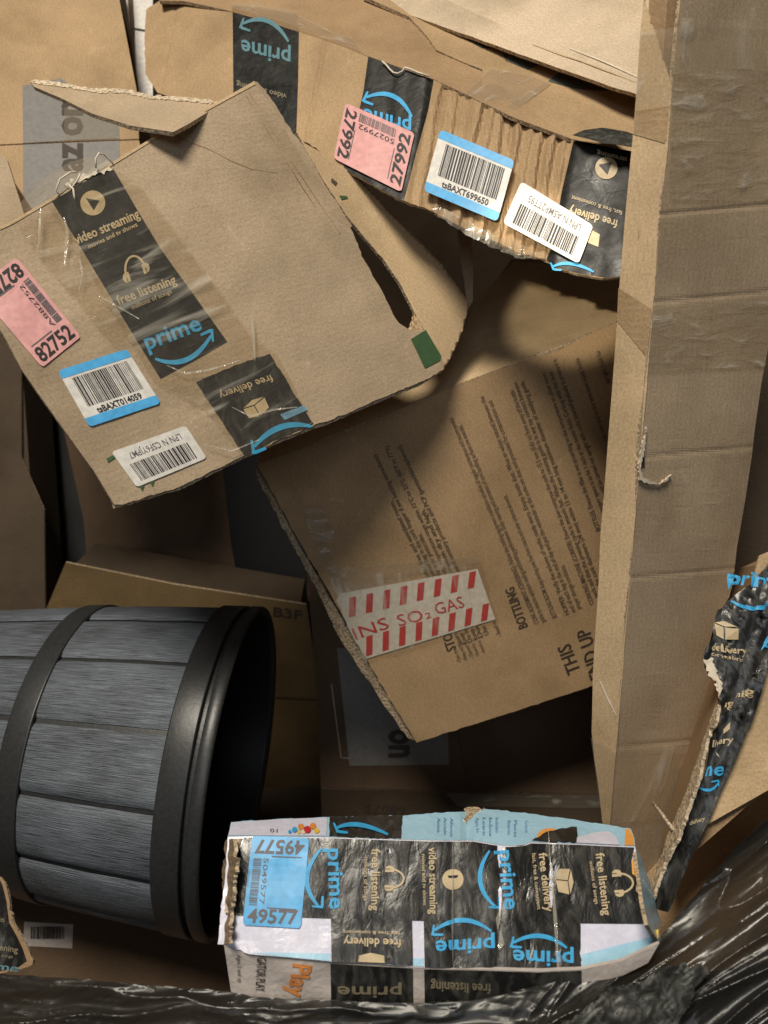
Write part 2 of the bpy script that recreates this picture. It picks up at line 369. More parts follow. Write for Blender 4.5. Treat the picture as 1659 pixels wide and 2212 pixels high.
edge_mat('cut_edge', (.50, .38, .25)); edge_mat('torn_fibre', (.62, .50, .36)); edge_mat('old_edge', (.28, .19, .11))
glossy_sheet('black_tape', (.011, .011, .011), (.030, .029, .026), .42, .22, 24, spec=.3)
glossy_sheet('crumpled_tape', (.013, .013, .013), (.065, .062, .055), .28, .42, 20, (1.2, .6, 1), spec=.5)
glossy_sheet('black_film', (.016, .016, .015), (.026, .026, .024), .27, .02, 9, (.3, 4, 1), spec=.55, trans=.3)
glossy_sheet('grey_film', (.03, .03, .027), (.10, .10, .09), .45, .15, 30, (1, 1, 1), spec=.4)
glossy_sheet('printed_blue', (.36, .62, .80), (.42, .68, .86), .3, .18, 30, spec=.4, coat=.2)
glossy_sheet('cool_tinted_white', (.66, .66, .80), (.74, .73, .86), .32, .18, 30, spec=.4, coat=.2)  # white print tinted lavender, the cool light painted into its colour
glossy_sheet('dirty_white', (.52, .46, .43), (.60, .54, .50), .3, .35, 24, spec=.5)
glossy_sheet('printed_orange', (.80, .36, .08), (.85, .42, .10), .35, .2, 30)
glossy_sheet('printed_yellow', (.80, .55, .08), (.82, .50, .05), .35, .2, 30)
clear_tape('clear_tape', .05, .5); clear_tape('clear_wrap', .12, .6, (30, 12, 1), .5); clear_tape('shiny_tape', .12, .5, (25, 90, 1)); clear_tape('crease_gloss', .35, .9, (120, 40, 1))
ink('prime_blue', (.045, .38, .72)); ink('tan_ink', (.56, .44, .27)); ink('black_ink', (.022, .02, .022)); ink('tape_ink', (.015, .015, .015)); ink('grey_ink', (.12, .11, .12))
ink('faded_ink', (.085, .062, .045), .8); ink('green_ink', (.045, .10, .04), .7); ink('red_ink', (.55, .035, .035)); ink('pink', (.72, .36, .35), .45); ink('blue_label', (.09, .42, .80), .4)
ink('white_label', (.72, .69, .65), .4); ink('grey_patch', (.20, .19, .18), .6); ink('faint_blue_ink', (.17, .36, .55)); ink('faint_white', (.4, .33, .26)); ink('orange_ink', (.72, .27, .07))
ink('dim_ink', (.055, .04, .03), .7); ink('fibre_white', (.72, .64, .52), .9, .1); ink('dull_blue_ink', (.10, .22, .26)); ink('dim_tan_ink', (.2, .17, .11)); ink('steel_print', (.09, .10, .09), .6)
def plastic(name, c, r):
    m, nt, b, out = mat(name); L = nt.links.new; tc = N(nt, 'ShaderNodeTexCoord'); n = N(nt, 'ShaderNodeTexNoise'); n.inputs['Scale'].default_value = 220; n.inputs['Detail'].default_value = 4; L(tc.outputs['Object'], n.inputs[0]); c = Vector(c)
    L(ramp(nt, n.outputs[0], tuple(c * .8), tuple(c * 1.15)), b.inputs['Base Color']); b.inputs['Roughness'].default_value = r
    bp = N(nt, 'ShaderNodeBump'); bp.inputs['Strength'].default_value = .25; bp.inputs['Distance'].default_value = .0006; L(n.outputs[0], bp.inputs['Height']); L(bp.outputs[0], b.inputs['Normal']); M[name] = m
plastic('dark_plastic', (.030, .031, .032), .38); plastic('inner_plastic', (.010, .011, .015), .5)
def stave_mat():
    m, nt, b, out = mat('washed_stave'); L = nt.links.new; uv = N(nt, 'ShaderNodeUVMap')
    mp = N(nt, 'ShaderNodeMapping'); mp.inputs['Scale'].default_value = (30, 900, 1); L(uv.outputs[0], mp.inputs[0])
    n = N(nt, 'ShaderNodeTexNoise'); n.inputs['Scale'].default_value = 1; n.inputs['Detail'].default_value = 5; n.inputs['Distortion'].default_value = .35; L(mp.outputs[0], n.inputs[0])
    n2 = N(nt, 'ShaderNodeTexNoise'); n2.inputs['Scale'].default_value = 11; n2.inputs['Detail'].default_value = 4; L(uv.outputs[0], n2.inputs[0])
    ad = N(nt, 'ShaderNodeMath', operation='MULTIPLY_ADD'); ad.inputs[1].default_value = .5; L(n2.outputs[0], ad.inputs[0]); L(n.outputs[0], ad.inputs[2])
    L(ramp(nt, ad.outputs[0], (.030, .032, .038), (.19, .22, .26), .54, 1.0), b.inputs['Base Color'])
    bp = N(nt, 'ShaderNodeBump'); bp.inputs['Strength'].default_value = .8; bp.inputs['Distance'].default_value = .0018; L(n.outputs[0], bp.inputs['Height']); L(bp.outputs[0], b.inputs['Normal'])
    b.inputs['Roughness'].default_value = .5; M['washed_stave'] = m
stave_mat()
KE = lambda k: [M[k], M['cut_edge']]
def structure(o): o['kind'] = 'structure'; return o
# ------------------------------------------------------------------ setting: floor and walls of the bin
def slab(name, lo, hi, m):
    bm = bmesh.new(); bmesh.ops.create_cube(bm, size=1)
    for v in bm.verts: v.co = Vector([lo[i] + (v.co[i] + .5) * (hi[i] - lo[i]) for i in range(3)])
    me = bpy.data.meshes.new(name); bm.to_mesh(me); uv = me.uv_layers.new(name='UVMap')
    for l in me.loops: p = me.vertices[l.vertex_index].co; uv.data[l.index].uv = (p.x + p.y, p.z + p.y)
    bm.free(); return structure(link(name, me, m))
slab('floor', (-1.3, -.5, .06), (1.3, 2.0, .10), M['kraft_dark'])
slab('wall_back', (-1.3, 1.90, .10), (1.3, 1.93, 1.5), M['kraft_dark'])
slab('wall_left', (-1.33, -.5, .10), (-1.30, 1.93, 1.3), M['kraft_dark'])
slab('wall_right', (1.30, -.5, .10), (1.33, 1.93, 1.3), M['kraft_dark'])
BX = 'boxes heaped in the bin'
# ================================================================== 1 big carton behind, top left
s = Surf((0, 0, 1.08), (290, 180, 1.06), (60, 480, .98), dent(.004, 260, 3))
t = thing('cardboard_box', 'large brown carton behind at the top left with a grey strip reading azon', 'box', s.at(120, 200), BX)
sheet('front_panel', s, [(-120, -120), (240, -120), (258, 0), (296, 200), (300, 300), (150, 305), (0, 312), (-120, 318)], KE('kraft_gold'), t, 30, thick=.005, ud=((0, 0), (0, 200)))
s2 = Surf((0, 313, s.z(0, 313)), (300, 302, s.z(300, 302)), (100, 560, .985), dent(.003, 200, 4))
sheet('lower_panel', s2, [(-120, 321), (0, 315), (150, 308), (300, 303), (330, 420), (320, 700), (60, 700), (-120, 700)], KE('kraft_gold'), t, 30, thick=.005, ud=((0, 400), (0, 600)))
core(s, [(-120, -120), (235, -120), (290, 290), (-120, 300)], .25, M['kraft_brown'], t, .007)
gp = sheet('printed_strip', s, [(49, 186), (130, 170), (240, 232), (256, 250), (258, 300), (150, 304), (50, 310)], M['grey_patch'], t, 30, off=.0006)
gp2 = sheet('printed_strip', s2, [(50, 313), (150, 309), (258, 304.5), (262, 440), (50, 470)], M['grey_patch'], t, 30, off=.0006)
txt('on', s, (177, 294), (177, 217), (-44, 0), M['dim_ink'], gp, .0014, .03)
txt('az', s2, (177, 371), (177, 309), (-43, 0), M['dim_ink'], gp2, .0014, .03)
sheet('clear_tape', s, [(140, 235), (250, 240), (258, 302), (140, 306)], M['clear_wrap'], t, 30, off=.002)
sq = Surf((0, 340, .90), (60, 460, .86), (0, 470, .86))
t = thing('cardboard_box', 'sliver of a pinkish brown box at the left edge beneath the azon carton', 'box', sq.at(10, 430), BX)
sheet('side_panel', sq, [(-80, 300), (0, 330), (15, 345), (45, 440), (55, 475), (-80, 520)], KE('kraft'), t, 40, thick=.004)
core(sq, [(-80, 300), (0, 335), (50, 475), (-80, 520)], .12, M['kraft_brown'], t, .005)
# dark cut edge and white box in the gap
sw = Surf((285, 0, 1.2), (318, 0, 1.2), (300, 160, 1.15))
t = thing('white_box', 'white box with a dark red stripe in the gap at the top left', 'box', sw.at(300, 60))
sheet('white_panel', sw, [(284, -60), (330, -60), (330, 210), (300, 210)], [M['white_label'], M['cut_edge']], t, None, thick=.003)
sheet('red_stripe', sw, [(272, -60), (287, -60), (290, 100), (296, 200), (286, 120)], M['kraft_red'], t, None, off=.001)
flat('ruled_line', sw, ([(284, 60), (320, 66), (320, 70), (284, 64)], [[0, 1, 2, 3]]), ident, M['dim_ink'], t, .001)
core(sw, [(262, -60), (330, -60), (330, 210), (300, 210)], .06, M['dirty_white'], t, .004)
sp = Surf((490, 0, .99), (580, 0, .99), (490, 16, .98))
t = thing('paper_sheet', 'scrap of white paper with a dark stroke at the top edge', 'paper', sp.at(540, 0))
sheet('sheet', sp, [(502, -60), (585, -60), (577, 7), (530, 11), (497, 14)], M['white_label'], t, 20, thick=.0006)
flat('ink_stroke', sp, strip_vf([(503, -30), (512, 0), (520, 11)], [5, 4, 4]), ident, M['black_ink'], t, .0006)
# ================================================================== 3 pale carton, top right
s = Surf((900, 0, .90), (1380, 180, .74), (1390, 0, .80), dent(.0006, 180, 9))
t = thing('cardboard_box', 'pale whitish corrugated carton across the top right, lit brightest', 'box', s.at(1200, 40), BX)
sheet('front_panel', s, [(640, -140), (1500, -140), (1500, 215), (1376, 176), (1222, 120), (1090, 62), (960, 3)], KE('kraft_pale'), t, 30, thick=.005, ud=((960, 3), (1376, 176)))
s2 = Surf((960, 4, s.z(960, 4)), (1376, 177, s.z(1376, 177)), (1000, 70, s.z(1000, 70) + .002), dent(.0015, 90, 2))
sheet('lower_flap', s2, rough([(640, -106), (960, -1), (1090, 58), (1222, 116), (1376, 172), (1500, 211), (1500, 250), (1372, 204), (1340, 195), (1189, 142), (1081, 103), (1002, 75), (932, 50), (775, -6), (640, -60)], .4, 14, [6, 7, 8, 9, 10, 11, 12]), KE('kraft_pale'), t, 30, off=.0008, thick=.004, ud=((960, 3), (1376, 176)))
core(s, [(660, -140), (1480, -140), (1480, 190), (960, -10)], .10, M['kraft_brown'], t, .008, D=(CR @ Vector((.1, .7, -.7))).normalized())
for a, b in (((1150, 98), (1376, 182)), ((1230, 106), (1376, 168))): flat('crease_highlight', s, strip_vf([a, ((a[0] + b[0]) / 2, (a[1] + b[1]) / 2 - 2), b], [1, 2.4, 1.2]), ident, M['fibre_white'] if a[0] == 1230 else M['kraft_light'], t, .0016)  # pale strips painting the highlight along the fold
# ================================================================== 4 long pleated carton
folds = [(938, .6, 14), (962, .9, 9), (980, .5, 7), (996, .9, 8), (1015, .7, 9), (1046, .8, 8), (1075, .55, 8), (1098, 1., 9), (1112, .7, 6), (1134, .9, 8), (1160, .6, 8), (1182, .9, 7), (1206, .8, 8), (1228, .5, 6)]
def pleat(x, y):
    yt = 172 + (x - 937) * .435; q = x + .17 * (y - yt); h = .0018 * nz(x, y, 170, 5)
    for c, a, w_ in folds:
        c2 = c + 8 * nz(x, y, 130, c); u = (q - c2) / w_
        if -3 < u < 4: h -= a * .0095 * (math.exp(-u * u * 1.6) if u < 0 else math.exp(-u * u * .35))
    if q > 1238: h += .0015 * nz(x, y, 40, 11)
    if 785 < q < 930: h += .0009 * nz(q * 2.2, y * .4, 60, 12)
    if q < 785: h -= .0022 * max(0, 1 - abs(q - 705) / 6) + .0012 * max(0, 1 - abs(q - 395) / 6)
    return h
s = Surf((320, 190, .93), (1340, 330, .71), (1340, 590, .68), pleat)
t = thing('cardboard_box', 'long battered carton with pleated side and pink 27992 label', 'box', s.at(900, 320), BX)
front = [(317, 20), (344, 2), (397, 3), (503, 26), (575, 45), (646, 69), (715, 92), (785, 119), (862, 146), (937, 172), (976, 193), (1042, 222), (1108, 254), (1170, 280), (1235, 302), (1300, 316), (1372, 330), (1440, 345),
         (1440, 600), (1340, 599), (1305, 601), (1240, 590), (1195, 576), (1178, 560), (1121, 547), (1066, 520), (1007, 495), (932, 455), (861, 430), (742, 364), (669, 311), (560, 268), (440, 232), (340, 200), (314, 159), (312, 80)]
sheet('side_panel', s, rough(front, .9, 7, list(range(8, 14)) + list(range(20, 32)) + [0, 1, 33, 34, 35], 3), KE('kraft_gold'), t, (5, 22), off=0, thick=.004, ud=((1100, 300), (1080, 480)), smooth=False)
fl = Surf((320, 190, .93), (1340, 330, .71), (1340, 590, .68))
core(fl, [(330, 30), (646, 80), (937, 190), (1235, 320), (1430, 350), (1430, 590), (1195, 565), (932, 445), (669, 305), (340, 190)], .03, M['kraft_brown'], t, .010, D=(P(900, -60, 1.05) - P(900, 160, .72)).normalized())
b1 = sheet('black_tape', s, [(503, 27), (575, 46), (646, 70), (644, 180), (640, 296), (600, 286), (505, 254)], M['black_tape'], t, 16, off=.0006, smooth=True)
txt('prime', s, (629, 112), (522, 87), (-1, 33), M['dull_blue_ink'], b1, .0013, .02, 8)
smile(s, (624, 92), (526, 53), (5, -25), M['dull_blue_ink'], b1, .0013)
txt('video streaming', s, (620, 205), (512, 178), (0, 12), M['dim_tan_ink'], b1, .0013, .02, 12)
b2 = sheet('black_tape', s, [(796, 123), (862, 147), (937, 173), (925, 235), (898, 330), (872, 434), (861, 431), (742, 365), (765, 290), (785, 200)], M['black_tape'], t, (6, 20), off=.0006, smooth=True)
txt('prime', s, (889, 262), (787, 236), (-1, 30), M['prime_blue'], b2, .0013, .02, 6)
smile(s, (890, 254), (792, 212), (8, -24), M['prime_blue'], b2, .0013)
b3 = sheet('black_tape', s, [(1240, 304), (1300, 316), (1372, 330), (1440, 345), (1440, 600), (1340, 598), (1305, 600), (1240, 589), (1195, 575), (1180, 561), (1197, 525), (1213, 420)], M['black_tape'], t, (8, 20), off=.0006, smooth=True)
play(s, (1310, 365), 24, [(1294, 358), (1322, 352), (1312, 379)], b3, .0013)
txt('video streaming', s, (1395, 352), (1290, 327), (1, 11), M['tan_ink'], b3, .0013, .02, 10)
txt('free delivery', s, (1336, 478), (1230, 448), (-4, 18), M['tan_ink'], b3, .0013, .02, 8)
txt('fast, free & convenient', s, (1345, 458), (1236, 424), (-2, 9), M['tan_ink'], b3, .0013, .01, 8)
sheet('parcel_emblem', s, [(1276, 497), (1296, 508), (1292, 535), (1270, 526)], M['tan_ink'], b3, None, off=.0013)
smile(s, (1283, 589), (1196, 577), (-6, -12), M['prime_blue'], b3, .0013, 6)
fs_ = Surf((320, 190, .93), (1340, 330, .71), (1340, 590, .68), lambda x, y: .0008 + .0018 * nz(x, y, 170, 5) + .0006 * nz(x, y, 50, 6))
sticker('pink', fs_, [(897, 290), (868, 418), (722, 345), (748, 225)], t, '27992', '5027992', 8, .0022, 'pink label numbered 27992', 4)
sticker('ts', fs_, [(953, 284), (1112, 351), (1075, 483), (917, 416)], t, 'tsBAXT699650', step=8, off=.0030, seed=8)
sticker('lpn', fs_, [(1127, 396), (1282, 491), (1250, 573), (1087, 486)], t, 'LPN N A5MR2TT95', step=8, off=.0030, seed=12)
# torn notch curl on band 2
tube('torn_fibre', [s.at(x, y, .004) for x, y in ((828, 139), (836, 146), (843, 155), (852, 163), (862, 165), (871, 160), (876, 152), (890, 156), (905, 163), (925, 170))], .0010, M['fibre_white'], t)
# ragged clear tape along the lower edge
sheet('clear_tape', s, rough([(932, 440), (1010, 480), (1120, 530), (1185, 560), (1120, 562), (1060, 535), (1010, 512), (940, 465)], 2.5, 9, None, 5), M['clear_wrap'], t, 12, off=.003)
# top flap, its shade put into a browner board colour
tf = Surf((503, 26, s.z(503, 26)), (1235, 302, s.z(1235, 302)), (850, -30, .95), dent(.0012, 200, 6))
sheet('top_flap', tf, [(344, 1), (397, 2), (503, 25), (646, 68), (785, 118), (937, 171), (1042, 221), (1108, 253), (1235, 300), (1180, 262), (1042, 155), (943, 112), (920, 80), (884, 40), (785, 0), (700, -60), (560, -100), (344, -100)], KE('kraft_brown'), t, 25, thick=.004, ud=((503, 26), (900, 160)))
sf2 = Surf((937, 172, s.z(937, 172) + .006), (1235, 302, s.z(1235, 302) + .006), (1200, 200, .785), dent(.0015, 150, 7))
sheet('top_panel', sf2, [(785, -8), (884, 36), (922, 78), (943, 108), (1000, 134), (1042, 150), (1042, 219), (1235, 300), (1300, 314), (1372, 328), (1440, 343), (1440, 200), (1376, 185), (1189, 126), (1081, 86), (932, 34), (790, -20)], KE('kraft_gold'), t, 25, thick=.004, ud=((937, 172), (1235, 302)))
for q in ([(1005, 83), (1026, 80), (1078, 102), (1040, 105)], [(1092, 131), (1118, 118), (1172, 138), (1140, 151)], [(1184, 176), (1206, 158), (1330, 184), (1370, 197), (1300, 197), (1240, 192)], [(1086, 116), (1100, 122), (1092, 133)]):
    sheet('printed_arrow', sf2, q, M['steel_print'], t, 30, off=.0006)
sheet('clear_tape', sf2, [(1000, 205), (1060, 150), (1150, 165), (1190, 185), (1110, 240)], M['shiny_tape'], t, 30, off=.001, ud=((1015, 215), (1110, 165)))
sheet('clear_tape', sf2, [(1095, 233), (1180, 176), (1192, 182), (1112, 242)], M['clear_wrap'], t, 30, off=.0016, ud=((1015, 215), (1110, 165)))
sheet('clear_tape', tf, [(503, 24), (646, 68), (785, 117), (760, 84), (733, 80), (640, 34), (560, 14), (503, 12)], M['shiny_tape'], t, 12, off=.002, ud=((503, 24), (646, 68)))
sheet('tape_shine', tf, [(500, 12), (640, 30), (640, 52), (646, 66), (560, 40), (498, 24)], M['shiny_tape'], t, 12, off=.004, ud=((503, 24), (646, 68)), smooth=True)
# grey plastic bump above the end
bs = Surf((1235, 302, .722), (1380, 320, .69), (1300, 285, .727), dent(.004, 40, 4))
sheet('plastic_wrap', bs, [(1236, 301), (1262, 290), (1300, 285), (1345, 291), (1380, 305), (1380, 330), (1300, 318)], M['grey_film'], t, 8, off=.004, smooth=True)
# ================================================================== 5 carton under the pleated one: wood-brown panel with light streaks
s = Surf((1000, 1000, 1.12), (1340, 620, 1.14), (1120, 560, 1.22), dent(.004, 200, 14))
t = thing('cardboard_box', 'brown carton crossing diagonally behind the bottling carton', 'box', s.at(1100, 700), BX)
sheet('top_panel', s, [(960, 1000), (900, 860), (985, 730), (1105, 560), (1240, 560), (1380, 600), (1380, 800), (1300, 900)], KE('kraft_gold'), t, 40, thick=.005, ud=((1000, 800), (1110, 560)))
core(s, [(960, 1000), (900, 860), (985, 730), (1105, 560), (1240, 560), (1380, 600), (1380, 800), (1300, 900)], .1, M['kraft_brown'], t, .01)
# ================================================================== 6 bottling carton
s = Surf((550, 1000, .84), (1330, 690, .87), (900, 1605, .96), dent(.003, 260, 15))
t = thing('cardboard_box', 'brown carton printed with bottling instructions and a red and white gas strip', 'box', s.at(950, 1150), BX)
face = [(556, 1003), (640, 972), (800, 908), (1000, 828), (1200, 752), (1330, 697), (1440, 650), (1440, 1440), (1290, 1478), (1100, 1540), (900, 1604), (870, 1555), (800, 1440), (735, 1320), (670, 1210), (600, 1085)]
sheet('front_panel', s, rough(face, .8, 12, [7, 8, 9, 10, 11, 12, 13, 14, 15], 8), KE('kraft_tan'), t, 40, thick=.005, ud=((1161, 1342), (978, 901)))
D6 = (P(1150, 600, 1.10) - P(1100, 790, .865)); D6.normalize()
core(s, [(560, 1008), (1330, 704), (1430, 665), (1430, 1435), (900, 1596)], .16, M['kraft_brown'], t, .008, D=D6)
tp = Surf((556, 1003, s.z(556, 1003)), (1330, 697, s.z(1330, 697)), (1100, 640, 1.02), dent(.002, 150, 16))
sheet('top_panel', tp, [(556, 1001), (640, 970), (800, 906), (1000, 826), (1200, 750), (1330, 695), (1440, 648), (1440, 540), (1340, 590), (1180, 570), (1110, 565), (1030, 650), (985, 750), (900, 810), (700, 890), (570, 965)], KE('kraft_light'), t, 30, thick=.004, ud=((556, 1003), (1330, 697)))
# torn ply on its left edge
lq = Surf((550, 1000, .842), (895, 1604, .962), (530, 1040, .852), dent(.002, 60, 3))
sheet('torn_ply', lq, rough([(549, 1006), (566, 1040), (604, 1105), (652, 1196), (700, 1290), (746, 1384), (800, 1470), (870, 1572), (893, 1603), (880, 1598), (842, 1545), (786, 1462), (728, 1374), (690, 1290), (640, 1200), (586, 1096), (552, 1030)], 1.2, 8, list(range(9, 16)), 4), [M['cut_edge'], M['torn_fibre']], t, 14, off=-.004, thick=.002)
tx = lambda st, A, B, h=10.5, b=.006, m='faded_ink': txt(st, s, A, B, (-h * .93, h * .36), M[m], t, .0009, b)
for st, A, B in (
    ('Store yeast in a clean, dry, odor free and ventilated room.', (1000, 1392), (848, 1080)),
    ('Keep the box closed and any opened bag in the cork hopper if not bottling immediately.', (1010, 1388), (812, 977)),
    ('Do not expose corks to moisture or pesticides.', (1021, 1384), (909, 1150)),
    ('Keep humidity below 70% and the temperature range within 15°C to 25°C (60°F to 77°F).', (1032, 1379), (838, 960)),
    ('During conditions between dry and high.', (1043, 1374), (916, 1097)),
    ('Use long corks, chlorine-based sanitary products and PCP (pentachlorophenol).', (1056, 1369), (865, 958)),
    ('- Avoid re', (1084, 1372), (1070, 1340)),
    ('CORK ALIGNMENT (CENTERING): Follow the corking equipment installation schedule of regular maintenance and recommended', (1164, 1345), (978, 901)),
    ('guide to ensure optimum sealing and bottling performance. Daily cleaning and sanitation of cork handling surfaces are essential.', (1178, 1342), (997, 916)),
    ('BOTTLING ROOM: Keep bottling area free from insects and other airborne elements.', (1203, 1332), (1094, 1067)),
    ('HOPPER: Verify the volume of corks ready every. Empty bottle dust. Wine or white natural between the', (1230, 1325), (1044, 854)),
    ('end of each bag at the end of day and put the remainder at the corks are dust and protected for contamination and', (1243, 1320), (1062, 864)),
    ('proper storage conditions.', (1255, 1313), (1218, 1218)),
    ('CORKING MACHINE (CORKER): Ensure the jaws compress the cork to 15.5 mm (0.61 in) from entry of the bottle', (1283, 1303), (1109, 841)),
    ('neck and that the pressing cycle is smooth fast. When the rotating guide is in any tap contact between', (1292, 1288), (1116, 824)),
    ('the cork diameters (24 mm) within 13 to 14 mm long maximum diameter of satisfying guide', (1297, 1263), (1131, 822)),
    ('BOTTLES: Ensure the filler is set according to the temperature to allow room', (1297, 1144), (1178, 804)),
    ('proper space is to be 1 inch at the bottle finish. Corking with this level', (1305, 1104), (1193, 802)),
    ('should be carried out upright with corks inserted gradually is pressure is', (1312, 1075), (1201, 775)),
    ('the cork and to the wine level inside bottle', (1312, 951), (1250, 772)),
    ('upright, hold for', (1317, 827), (1295, 755))): tx(st, A, B)
tx('BOTTLING', (1140, 1352), (1109, 1266), 21, .015, 'dim_ink')
txt('STOR', s, (985, 1401), (970, 1352), (-20, 7), M['dim_ink'], t, .0009, .015)
tx('THIS', (1254, 1448), (1230, 1388), 30, .012, 'dim_ink'); tx('END UP', (1303, 1459), (1272, 1354), 30, .012, 'dim_ink')
for k, (A, B) in enumerate((((997, 1430), (985, 1402)), ((1010, 1426), (998, 1396)), ((1023, 1420), (1011, 1392)), ((1036, 1416), (1024, 1388)), ((1049, 1410), (1037, 1382)))):
    tx(('- Clean, dry', '- Keep ind', '- Opened', '- Humid ty', '- Avoid co')[k], A, B, 8)
q = [(722, 1293), (1031, 1228), (1069, 1337), (775, 1427)]; f = bil(q)
gl = sheet('gas_warning_strip', s, rough([(726, 1296), (735, 1281), (1031, 1228), (1069, 1337), (791, 1422), (760, 1370)], .8, 10, [0, 4, 5], 2), M['white_label'], t, 30, off=.0013, label='white paper strip with red dashes')
for k in range(9):
    for v0, v1, du in ((.03, .32, 0), (.67, .96, .012)):
        ur = .985 - k * .12 + du
        if ur > .12: flat('red_dash', s, ([(ur - .046, v0), (ur, v0), (ur - .052, v1), (ur - .098, v1)], [[0, 1, 2, 3]]), f, M['red_ink'], gl, .0018)
txt('INS', s, (768, 1381), (842, 1355), (-10, -24), M['red_ink'], gl, .0018, .0)
txt('SO', s, (862, 1352), (916, 1338), (-8, -24), M['red_ink'], gl, .0018, .0); txt('2', s, (920, 1336), (932, 1332), (-4, -12), M['red_ink'], gl, .0018, .0)
txt('GAS', s, (943, 1327), (1004, 1310), (-8, -24), M['red_ink'], gl, .0018, .0)
gl2 = s
sheet('clear_tape', s, rough([(700, 1250), (1028, 1215), (1040, 1212), (1075, 1340), (1010, 1365), (790, 1430)], 2, 12, None, 3), M['clear_tape'], t, 30, off=.0026, ud=((722, 1293), (1031, 1228)))
sheet('tape_residue', s, [(652, 1101), (665, 1096), (690, 1094), (697, 1100), (720, 1146), (722, 1160), (708, 1174), (718, 1210), (742, 1250), (760, 1275), (740, 1285), (705, 1222), (680, 1180), (668, 1150)], M['shiny_tape'], t, 20, off=.001)
sheet('tape_residue', s, [(700, 1230), (1020, 1200), (1040, 1214), (900, 1240), (735, 1284)], M['clear_wrap'], t, 20, off=.001)
# ================================================================== 7 dark carton under it with grey strip "on"
s = Surf((690, 1700, 1.17), (1310, 1716, 1.17), (665, 1270, 1.27), dent(.003, 240, 18))
t = thing('cardboard_box', 'dark red brown carton in shade under the bottling carton with a grey strip reading on', 'box', s.at(950, 1620), BX)
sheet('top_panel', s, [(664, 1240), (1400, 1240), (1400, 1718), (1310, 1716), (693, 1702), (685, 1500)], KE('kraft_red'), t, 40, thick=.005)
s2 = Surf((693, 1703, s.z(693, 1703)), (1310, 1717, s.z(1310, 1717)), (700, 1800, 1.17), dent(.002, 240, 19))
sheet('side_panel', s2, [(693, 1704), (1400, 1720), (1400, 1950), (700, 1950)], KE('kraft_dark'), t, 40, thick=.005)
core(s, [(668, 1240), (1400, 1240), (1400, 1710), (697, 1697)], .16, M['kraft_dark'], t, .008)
g = sheet('printed_strip', s, [(728, 1400), (960, 1400), (970, 1652), (755, 1654)], M['grey_patch'], t, 40, off=.0008)
txt('on', s, (842, 1575), (842, 1637), (44, 0), M['dim_ink'], g, .0014, .04)
flat('ruled_line', s, strip_vf([(716, 1478), (724, 1540), (735, 1620), (737, 1637), (756, 1638)], [2.4] * 5), ident, M['faint_white'], t, .001)
flat('panel_seam', s, strip_vf([(985, 1560), (1000, 1640), (1010, 1706)], [3] * 3), ident, M['dim_ink'], t, .001)
txt('68079', s2, (876, 1741), (788, 1737), (0, 21), M['dim_ink'], t, .001, .02)
sheet('clear_tape', s2, [(960, 1712), (1300, 1718), (1300, 1745), (990, 1740)], M['shiny_tape'], t, 30, off=.002)
# ================================================================== 8 dark cartons in the middle and at left
s = Surf((142, 924, 1.45), (480, 1000, 1.45), (206, 1250, 1.50), dent(.003, 240, 21))
t = thing('cardboard_box', 'dark brown carton in shade behind the big taped box', 'box', s.at(330, 1120), BX)
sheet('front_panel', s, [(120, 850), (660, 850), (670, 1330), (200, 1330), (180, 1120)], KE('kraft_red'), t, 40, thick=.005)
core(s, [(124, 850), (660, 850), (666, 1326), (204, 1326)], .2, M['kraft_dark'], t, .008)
sheet('black_tape', s, [(469, 900), (665, 900), (665, 1328), (523, 1300), (500, 1180)], M['tape_ink'], t, 40, off=.0008)
s = Surf((142, 1214, 1.28), (660, 1306, 1.32), (300, 1750, 1.45), dent(.003, 240, 22))
t = thing('cardboard_box', 'yellow brown carton top behind the planter with a small dark printed emblem', 'box', s.at(350, 1310), BX)
sheet('top_panel', s, [(142, 1215), (374, 1262), (662, 1306), (700, 1560), (700, 1750), (60, 1750), (86, 1349)], KE('kraft_olive'), t, 40, thick=.005)  # board darkened, the shade behind the planter is in its colour
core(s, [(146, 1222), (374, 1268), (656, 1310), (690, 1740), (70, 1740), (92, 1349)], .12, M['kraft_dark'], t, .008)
flat('printed_emblem', s, join_vf(*[disc_vf((348 + 17 * math.cos(a), 1334 + 14 * math.sin(a)), 6, 8) for a in [k * math.pi / 4 for k in range(8)]]), ident, M['dim_ink'], t, .001)
txt('B3F', s, (590, 1330), (652, 1338), (1, -20), M['dim_ink'], t, .001, .02)
flat('panel_seam', s, strip_vf([(592, 1506), (690, 1512)], [2.5, 2.5]), ident, M['dim_ink'], t, .001)
s = Surf((0, 740, 1.4), (50, 760, 1.4), (0, 1300, 1.38), dent(.003, 240, 23))
t = thing('cardboard_box', 'dark carton edge at the far left between the taped box and the planter', 'box', s.at(20, 1000), BX)
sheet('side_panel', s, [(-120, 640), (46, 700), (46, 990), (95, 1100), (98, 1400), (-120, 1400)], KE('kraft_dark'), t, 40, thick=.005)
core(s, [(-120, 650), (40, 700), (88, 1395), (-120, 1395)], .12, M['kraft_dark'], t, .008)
s = Surf((46, 740, 1.56), (200, 900, 1.56), (80, 1200, 1.56), dent(.006, 120, 24))
t = thing('plastic_bag', 'dark greenish black plastic in the gap left of the dark brown carton', 'plastic bag', s.at(100, 1000))
sheet('bag_skin', s, [(30, 680), (260, 700), (260, 1260), (40, 1300)], M['tape_ink'], t, 16, thick=.01, smooth=True)
